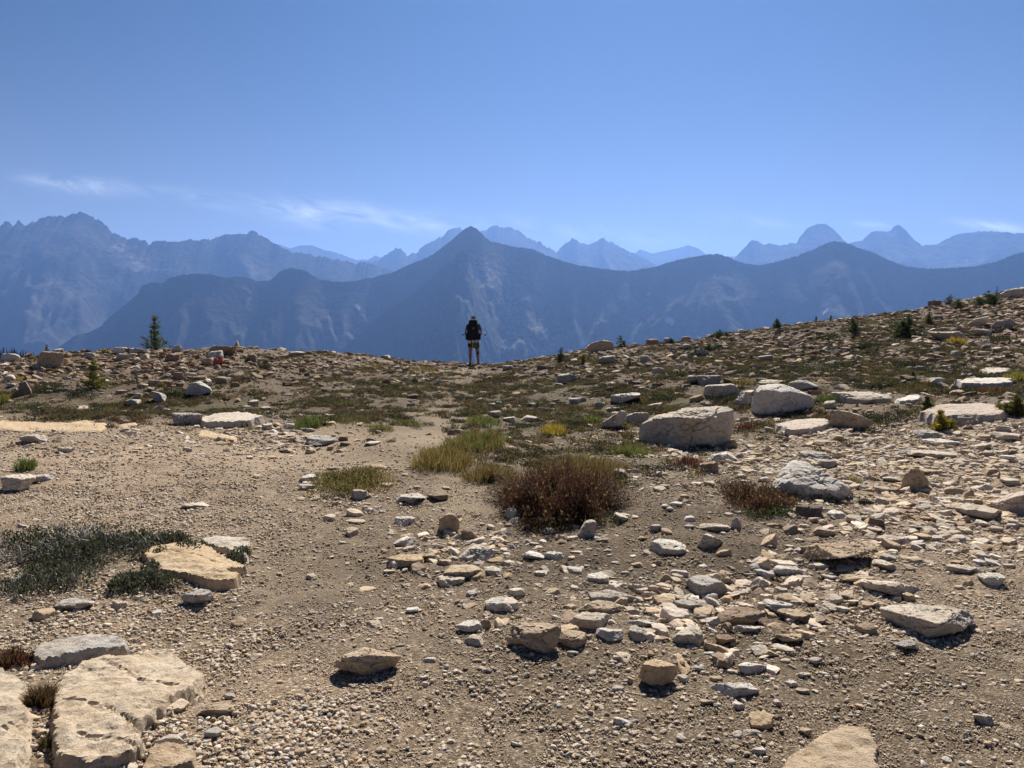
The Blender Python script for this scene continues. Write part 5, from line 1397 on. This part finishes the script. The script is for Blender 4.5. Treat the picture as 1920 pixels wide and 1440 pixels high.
pack = empty('backpack', (HX, HY - .23, HZ + 1.20), "big black backpack with pale patches along its base, worn by the hiker", 'backpack')
add_obj('pack_body', rounded_box('pack_body', .40, .25, .62, .07, .86), M_BLACK, (0, 0, -.02), pack)
lid = add_obj('lid', rounded_box('lid', .33, .26, .16, .06, .85), M_BLACK, (0, 0, .34), pack)
add_obj('lid_trim', rounded_box('lid_trim', .27, .03, .022, .009), M_PALE, (0, -.10, .087), lid)
add_obj('front_pocket', rounded_box('front_pocket', .27, .07, .36, .03, .9), M_BLACK, (0, -.135, -.06), pack)
for s in (-1, 1):
    add_obj('side_pocket', rounded_box('side_pocket', .08, .15, .24, .03, .9), M_BLACK, (s * .225, 0, -.17), pack)
    add_obj('bottle', rounded_box('bottle', .06, .06, .16, .02, .7), M_PALE, (s * .23, -.01, -.02), pack)
    add_obj('shoulder_strap', skin_mesh('strap', [(s * .11, .12, .22), (s * .12, .25, .27), (s * .13, .37, .12), (s * .16, .30, -.12), (s * .18, .12, -.22)], [(0, 1), (1, 2), (2, 3), (3, 4)], [(.03, .012)] * 5, 1), M_BLACK, parent=pack)
for i, x in enumerate((-.115, 0, .115)):
    add_obj('base_patch', rounded_box('base_patch', .085, .05, .10, .02), M_PALE, (x, -.11, -.355 + .012 * i), pack)
add_obj('buckle', rounded_box('buckle', .03, .015, .06, .005), M_PALE, (.02, -.175, .12), pack)
add_obj('hanging_strap', rounded_box('hanging_strap', .035, .012, .22, .004), M_YELLOW, (-.02, -.14, -.49), pack)
add_obj('camp_towel', rounded_box('camp_towel', .20, .05, .22, .02), plain("olive_cloth", (.10, .085, .04)), (.06, -.06, -.46), pack)
for (a, b, lab) in (((.10, -.05, 1.26), (.40, -.12, 1.10), "trekking pole sticking out under the hiker's right arm"), ((-.10, -.05, 1.18), (-.35, -.12, 1.09), "trekking pole sticking out under the hiker's left arm")):
    pole = empty('trekking_pole', (HX, HY, HZ), lab, 'pole')
    a, b = np.array(a), np.array(b)
    v, f = tube([a + (a - b) * .8, b], [.014, .016], 8)
    me = new_mesh('shaft', v, [f]); me.materials.append(M_POLE); add_obj('shaft', me, None, (0, 0, 0), pole)
    v, f = tube([b - (b - a) * .02, b + (b - a) * .06, b + (b - a) * .16], [.018, .026, .018], 8)
    me = new_mesh('grip', v, [f]); me.materials.append(M_BLACK); add_obj('grip', me, None, (0, 0, 0), pole)

# ------------------------------------------------------------------ conifers beyond the crest
def tree_mesh(rng, tiers=9, sides=9):
    """ragged narrow conifer of unit height"""
    V, F = [], []
    for t in range(tiers):
        z0 = .06 + .88 * t / tiers; z1 = min(z0 + .20, 1.0)
        r = .13 * (1 - z0) ** .8 + .012
        b = len(V)
        V.append((rng.normal(0, .004), rng.normal(0, .004), z1))
        for k in range(sides):
            a = 6.283 * (k + rng.uniform(-.3, .3)) / sides
            rr = r * (rng.uniform(.45, 1.2) if k % 2 else rng.uniform(.25, .6))
            V.append((rr * math.cos(a), rr * math.sin(a), z0 - rng.uniform(0, .05)))
        for k in range(sides):
            F.append((b, b + 1 + k, b + 1 + (k + 1) % sides))
    return np.array(V), np.array(F)
k_ = Nodes("conifer_green")
_oc = k_.noise(k_.n('TexCoord').outputs['Object'], 14.0, 3)
M_CONIFER = k_.done(k_.mix(_oc, (0.012, 0.02, 0.011), (0.045, 0.06, 0.028)), 0.9, None, 0.1)
_tm = []
for i in range(4):
    v, f = tree_mesh(np.random.default_rng(800 + i))
    m1 = new_mesh('crown', v, [f], smooth=False); m1.materials.append(M_CONIFER)
    v, f = tube([(0, 0, -.1), (0, 0, .5), (0, 0, .96)], [.016, .011, .003], 5)
    m2 = new_mesh('trunk', v, [f]); m2.materials.append(M_BARK)
    _tm.append((m1, m2))
rng = np.random.default_rng(51)
_ord = ["first", "second", "third", "fourth", "fifth", "sixth", "seventh", "eighth", "ninth", "tenth", "eleventh", "twelfth", "thirteenth", "fourteenth", "fifteenth", "sixteenth"]
for i in range(16):
    u = -14 + i * 5.1 + rng.uniform(-1, 1)
    yy = rng.uniform(225, 262)
    top = (646 + 0.22 * max(u, 0) + rng.uniform(-2, 9))
    pt = pix_at_y(u, top, yy)
    gz = float(H(pt[0:1], pt[1:2])[0])
    hgt = min(max(pt[2] - gz, 3.0), 11.0)
    r_ = empty('conifer', (pt[0], pt[1], pt[2] - hgt), f"dark conifer beyond the crest, {_ord[i]} in the row from the photo's left edge", 'conifer', "dark conifers beyond the crest")
    m1, m2 = _tm[i % 4]
    for nm, m in (('crown', m1), ('trunk', m2)):
        c = add_obj(nm, m, None, (0, 0, 0), r_); c.scale = (hgt * .95, hgt * .95, hgt)

# far-off wood along the dark ridge, seen as one mass
rng = np.random.default_rng(52)
Vs, Fs, k = [], [], 0
R_, C_ = gridA.shape[0], gridA.shape[1]
r0 = R_ - 120
for i in range(5200):
    ci = rng.integers(0, C_)
    uu = uA[ci]
    crest_zone = i < 1300
    if crest_zone:
        if not (1080 < uu < 1960 or 110 < uu < 640): continue
        if 1080 < uu < 1960 and rng.uniform() < .25: continue
        if uu < 640 and rng.uniform() < .75: continue
        ri = r0 + rng.integers(-1, 3)
    else:
        ri = r0 + 4 + int((120 - 6) * rng.uniform() ** .8)
    p = gridA[min(ri, R_ - 1), ci]
    if p[2] < -360: continue
    hgt = rng.uniform(6, 17) * (1.0 if crest_zone else 1.1)
    v, f = tree_mesh(rng, 3, 5)
    Vs.append(v * np.array([hgt * 1.2, hgt * 1.2, hgt]) + p + np.array([rng.normal(0, 2.0), 0, -1.0])); Fs.append(f + k); k += len(v)
me = new_mesh('forest', np.concatenate(Vs), [np.concatenate(Fs)], smooth=False)
tag(add_obj('forest', me, M_CONIFER), "distant conifer wood along the dark ridge", kind='stuff')
# ------------------------------------------------------------------ more single stones, labelled by what they lie beside
_rng = np.random.default_rng(77)
_used = set()
for o in list(COL.objects):
    if 'label' in o.keys(): _used.add(o['label'])
REL = {'f': "in front of", 'b': "behind", 'l': "left of", 'r': "right of"}
SHW = {'s': "flat", 'b': "angular", 'r': "rounded", 'p': "pointed", 'l': "low long"}
TNW = {'pale': "cream", 'white': "white", 'tan': "tan", 'grey': "grey", 'brown': "brown", 'pink': "pinkish", 'dark': "dark", 'orange': "orange"}
def auto_label(u, v, tone, shape, size):
    near = sorted(LAND, key=lambda L: (L[0] - u) ** 2 + (2.2 * (L[1] - v)) ** 2)[:14]
    for L in near:
        du, dv = u - L[0], v - L[1]
        rel = ('r' if du > 0 else 'l') if abs(du) > 1.8 * abs(dv) else ('f' if dv > 0 else 'b')
        close = math.hypot(du, 2 * dv)
        lab = f"{size} {TNW[tone]} {SHW[shape]} stone {'just ' if close < 70 else ''}{REL[rel]} the {L[2]}"
        if lab not in _used:
            _used.add(lab)
            return lab
    return None
ZONES = [  # u0, u1, v0, v1, count, min px, max px, tones
    (1150, 1560, 1050, 1300, 46, 14, 38, ('pale', 'white', 'tan', 'grey', 'pink')),
    (1480, 1915, 820, 1090, 64, 16, 46, ('pale', 'pale', 'tan', 'grey', 'pink', 'white')),
    (1200, 1500, 840, 1010, 16, 14, 30, ('pale', 'white', 'grey', 'tan')),
    (700, 1150, 1000, 1240, 22, 12, 28, ('pale', 'tan', 'white', 'grey')),
    (1120, 1915, 600, 720, 34, 12, 28, ('pale', 'grey', 'white', 'tan', 'brown')),
    (10, 480, 662, 745, 30, 12, 28, ('pale', 'tan', 'grey', 'brown', 'brown')),
    (560, 860, 880, 960, 10, 12, 24, ('pale', 'tan', 'white')),
    (470, 640, 790, 850, 12, 14, 32, ('pale', 'tan', 'orange')),
    (900, 1200, 690, 860, 14, 12, 28, ('white', 'grey', 'pale')),
    (1800, 1915, 740, 900, 8, 24, 52, ('pale', 'pink', 'white')),
]
_seed = 1000
for (u0, u1, v0, v1, cnt, p0, p1, tones) in ZONES:
    made = tries = 0
    while made < cnt and tries < cnt * 12:
        tries += 1
        u, v = _rng.uniform(u0, u1), _rng.uniform(v0, v1)
        w = p0 + (p1 - p0) * _rng.uniform() ** 1.8
        if any((u - a) ** 2 + (1.5 * (v - b)) ** 2 < (0.75 * (r + w / 2)) ** 2 for a, b, r in PLACED): continue
        if ground_hit(u, v)[1] > 38: continue
        shape = str(_rng.choice(['s', 's', 'b', 'b', 'r', 'l'])); tone = str(_rng.choice(tones))
        hp = w * _rng.uniform(.38, .62)
        lab = auto_label(u, v, tone, shape, "small" if w < 24 else "medium-sized")
        if lab is None: continue
        _seed += 1
        place_rock(_seed, u - w / 2, u + w / 2, v - hp / 2, v + hp / 2, tone, shape, lab, 'stone', group="loose stones scattered over the pass", cat='stone', sub=4 if w > 22 else 3)
        made += 1

# ------------------------------------------------------------------ uncountable gravel, rubble and turf: points that carry small stones or tufts
def scatter(name, label, P, rot, scl, idx, tint, sources):
    me = bpy.data.meshes.new(name)
    P = np.ascontiguousarray(P, dtype=np.float32)
    me.vertices.add(len(P)); me.vertices.foreach_set('co', P.ravel())
    set_attr(me, 'rot', rot, 'FLOAT_VECTOR'); set_attr(me, 'scl', scl, 'FLOAT_VECTOR'); set_attr(me, 'idx', idx, 'INT'); set_attr(me, 'tint', tint, 'FLOAT_COLOR')
    o = add_obj(name, me)
    coll = bpy.data.collections.new(name + "_shapes")
    for i, s in enumerate(sources):
        ob = bpy.data.objects.new(f"{name}_shape_{i:02d}", s)
        coll.objects.link(ob)
    g = bpy.data.node_groups.new(name + "_spread", 'GeometryNodeTree')
    g.interface.new_socket('Geometry', in_out='INPUT', socket_type='NodeSocketGeometry')
    g.interface.new_socket('Geometry', in_out='OUTPUT', socket_type='NodeSocketGeometry')
    gi, go = g.nodes.new('NodeGroupInput'), g.nodes.new('NodeGroupOutput')
    ci = g.nodes.new('GeometryNodeCollectionInfo'); ci.inputs['Collection'].default_value = coll
    ci.inputs['Separate Children'].default_value = True; ci.inputs['Reset Children'].default_value = True
    ip = g.nodes.new('GeometryNodeInstanceOnPoints'); ip.inputs['Pick Instance'].default_value = True
    def na(nm, t):
        n = g.nodes.new('GeometryNodeInputNamedAttribute'); n.data_type = t; n.inputs['Name'].default_value = nm
        return n.outputs['Attribute']
    g.links.new(gi.outputs[0], ip.inputs['Points']); g.links.new(ci.outputs[0], ip.inputs['Instance'])
    g.links.new(na('idx', 'INT'), ip.inputs['Instance Index'])
    e2r = g.nodes.new('FunctionNodeEulerToRotation'); g.links.new(na('rot', 'FLOAT_VECTOR'), e2r.inputs[0])
    g.links.new(e2r.outputs[0], ip.inputs['Rotation']); g.links.new(na('scl', 'FLOAT_VECTOR'), ip.inputs['Scale'])
    g.links.new(ip.outputs[0], go.inputs[0])
    md = o.modifiers.new("spread", 'NODES'); md.node_group = g
    return tag(o, label, kind='stuff')

def unit_stones(seed, shapes, sub):
    out = []
    for i, s in enumerate(shapes):
        r = np.random.default_rng(seed + i)
        me = rock_mesh(r, s, (1.0, r.uniform(.7, .95), r.uniform(.35, .6) if s in 'sl' else r.uniform(.5, .75)), sub, 1.1)
        me.materials.append(M_GRAVEL)
        out.append(me)
    return out
SH_BIG, SH_SMALL = unit_stones(5000, "sssbbbbspb", 4), unit_stones(5100, "bbbsbpsbrb", 3)
PAL_G = 1.32 * np.array([(0.43, 0.355, 0.27), (0.47, 0.41, 0.335), (0.37, 0.285, 0.20), (0.33, 0.305, 0.275), (0.50, 0.46, 0.40), (0.24, 0.18, 0.13), (0.44, 0.37, 0.315), (0.40, 0.30, 0.195)])
PROB_G = np.array([.28, .19, .20, .05, .04, .06, .09, .09])

def rubble_weight(u, v, x, y):
    """how stony the ground is, 0..1"""
    n = 0.5 + 0.9 * fbm2(x, y, 1.6, 3, off=12.0)
    s = blobs(u, v, [(1750, 960, 330, 130, 1.0), (1650, 860, 330, 60, 1.0), (1330, 1150, 220, 90, 1.0), (1550, 1120, 200, 90, .9), (1000, 1120, 260, 100, .45), (850, 1030, 160, 50, .6),
                     (1600, 650, 480, 70, .75), (1850, 600, 200, 90, .9), (250, 690, 380, 45, 1.0), (620, 690, 260, 30, .6), (1100, 690, 300, 40, .7), (500, 815, 110, 30, .7), (660, 930, 120, 30, .7),
                     (200, 850, 340, 60, .35), (1500, 800, 260, 30, .8), (1880, 780, 150, 50, 1.0), (900, 690, 240, 20, .5), (330, 1370, 130, 60, .5), (1250, 880, 160, 40, .6)])
    moss = blobs(u, v, MOSS)
    return np.clip((0.07 + s) * np.clip(n * 1.3 - .1, .03, 1.2) * (1 - .6 * moss) * (1 - .85 * np.clip(blobs(u, v, SAND), 0, 1)), 0, 1.1)

def field_points(rng, dens, y0, y1, margin=1.2):
    """uniform points over the ground in view (plus a step to each side)"""
    area = 0.70 * (y1 ** 2 - y0 ** 2) + 2 * margin * (y1 - y0)
    n = int(dens * area)
    t = rng.uniform(0, 1, n)
    y = np.sqrt(y0 ** 2 + t * (y1 ** 2 - y0 ** 2))
    x = rng.uniform(-1, 1, n) * (0.70 * y + margin)
    return x, y

def make_scatter(name, label, seed, specs, sources, sink, flat=(0.9, 1.0), tone=1.0):
    rng = np.random.default_rng(seed)
    Ps, Ss, Ts = [], [], []
    for (dens, y0, y1, smin, smax, pw, wfun) in specs:
        x, y = field_points(rng, dens, y0, y1)
        z = H(x, y)
        u, v = project(x, y, z)
        keep = rng.uniform(0, 1, len(x)) < wfun(u, v, x, y)
        x, y, z = x[keep], y[keep], z[keep]
        s = smin + (smax - smin) * rng.uniform(0, 1, len(x)) ** pw
        Ps.append(np.stack([x, y, z - sink * s], 1)); Ss.append(s)
        c = PAL_G[rng.choice(len(PAL_G), len(x), p=PROB_G)] * rng.uniform(.75, 1.15, (len(x), 1)) * tone
        u, v = u[keep], v[keep]
        dk = np.clip(blobs(u, v, DARK_SOIL), 0, 1)[:, None] * (s < 0.05)[:, None]
        c = c * (1 - .45 * dk)
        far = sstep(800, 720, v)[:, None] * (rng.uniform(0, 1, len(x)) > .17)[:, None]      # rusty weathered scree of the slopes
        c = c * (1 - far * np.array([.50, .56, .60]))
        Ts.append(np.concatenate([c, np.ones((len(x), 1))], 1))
    P, s, T = np.concatenate(Ps), np.concatenate(Ss), np.concatenate(Ts)
    n = len(P)
    rot = np.stack([rng.normal(0, .2, n), rng.normal(0, .2, n), rng.uniform(0, 6.283, n)], 1)
    scl = s[:, None] * rng.uniform(.75, 1.2, (n, 3))
    idx = rng.integers(0, len(sources), n)
    return scatter(name, label, P, rot, scl, idx, T, sources)

def w_rub(u, v, x, y): return rubble_weight(u, v, x, y)
def w_grit(u, v, x, y):
    smooth = np.clip(blobs(u, v, SAND) * .8 + blobs(u, v, DARK_SOIL) * .75, 0, 1)
    near = blobs(u, v, [(560, 1400, 420, 140, 1.0), (350, 1200, 400, 120, .8), (250, 960, 350, 120, .9), (900, 1380, 300, 90, .8), (1550, 1100, 300, 150, .7)])
    n = 0.5 + 1.3 * fbm2(x, y, .6, 4, off=21.0)
    return np.clip((.22 + .95 * near) * (1 - .85 * smooth) * np.clip(n, .08, 1.2), .02, 1)
def w_field(u, v, x, y):
    n = 0.5 + 0.9 * fbm2(x, y, 1.1, 3, off=15.0)
    return np.clip(blobs(u, v, [(1780, 940, 220, 110, 1.0), (1650, 860, 280, 50, .9), (1330, 1150, 170, 80, .9), (1540, 1110, 150, 70, .8), (870, 1040, 90, 45, .5),
                                (250, 680, 330, 35, .6), (60, 690, 150, 40, .7), (1600, 660, 420, 55, .35), (1880, 600, 160, 60, .7), (500, 815, 90, 25, .6), (1880, 800, 120, 50, 1.0)]) * np.clip(n * 1.4, .1, 1.2), 0, 1)
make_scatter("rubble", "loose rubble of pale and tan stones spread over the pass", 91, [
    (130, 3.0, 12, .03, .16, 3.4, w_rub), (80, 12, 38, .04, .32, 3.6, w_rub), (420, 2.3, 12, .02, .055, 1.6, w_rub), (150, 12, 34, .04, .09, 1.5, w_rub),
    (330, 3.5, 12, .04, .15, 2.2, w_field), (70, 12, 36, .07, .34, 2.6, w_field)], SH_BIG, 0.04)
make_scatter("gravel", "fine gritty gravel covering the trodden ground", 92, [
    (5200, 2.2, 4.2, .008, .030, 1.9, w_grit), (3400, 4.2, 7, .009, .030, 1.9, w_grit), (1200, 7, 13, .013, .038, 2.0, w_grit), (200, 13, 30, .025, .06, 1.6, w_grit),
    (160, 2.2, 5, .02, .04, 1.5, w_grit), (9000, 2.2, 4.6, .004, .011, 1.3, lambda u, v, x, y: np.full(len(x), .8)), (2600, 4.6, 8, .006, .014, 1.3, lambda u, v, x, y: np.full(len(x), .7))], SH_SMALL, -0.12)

# short turf between the stones
def turf_sources():
    out = []
    for i, (pal, hh) in enumerate(((GRASS_OLIVE, 1.0), (HEATH, .6), (GRASS_GREEN[:1] + GRASS_OLIVE + RED[3:4], 1.0), (HEATH + RED[2:4], .7), (RED + GRASS_OLIVE, .8))):
        r = np.random.default_rng(600 + i)
        pr = spots(r, 46, .5, .5, .3, i)
        V, Q, T, C = blades_mesh(r, pr, .35 * hh, .8 * hh, .7, .05, pal, 0, 0, 0)
        V[:, 2] -= np.repeat(H(pr[:, 0], pr[:, 1]), 5)
        parts = [(V, Q, T, C)]
        if i in (1, 3):
            q = spots(r, 60, .5, .5, .3, i + 3)
            parts.append(leaves_mesh(r, np.concatenate([q, r.uniform(0, .35, (60, 1))], 1), .16, pal))
        V, Q, T, C = merge(parts)
        me = new_mesh("turf_tuft", V, [Q, T], smooth=False); set_attr(me, 'tint', C, 'FLOAT_COLOR'); me.materials.append(M_LEAF)
        out.append(me)
    return out
def w_turf(u, v, x, y):
    n = 0.5 + 1.3 * fbm2(x, y, 1.1, 4, off=31.0)
    return np.clip(blobs(u, v, MOSS) * np.clip(n * 1.5 - .25, 0, 1.2) * (1 - np.clip(blobs(u, v, SAND), 0, 1)) + .28 * (v < 790) * np.clip(n * 2 - 1.0, 0, 1), 0, 1)
rng = np.random.default_rng(93)
x, y = field_points(rng, 260, 6.5, 31)
z = H(x, y); u, v = project(x, y, z)
kp = rng.uniform(0, 1, len(x)) < w_turf(u, v, x, y)
x, y, z = x[kp], y[kp], z[kp]; n = len(x)
s = rng.uniform(.05, .15, n)
scatter("turf", "short olive turf and heath growing between the stones", np.stack([x, y, z - .01], 1), np.stack([np.zeros(n), np.zeros(n), rng.uniform(0, 6.28, n)], 1),
        np.stack([s * 1.6, s * 1.6, s], 1), rng.integers(0, 5, n), np.ones((n, 4)), turf_sources())
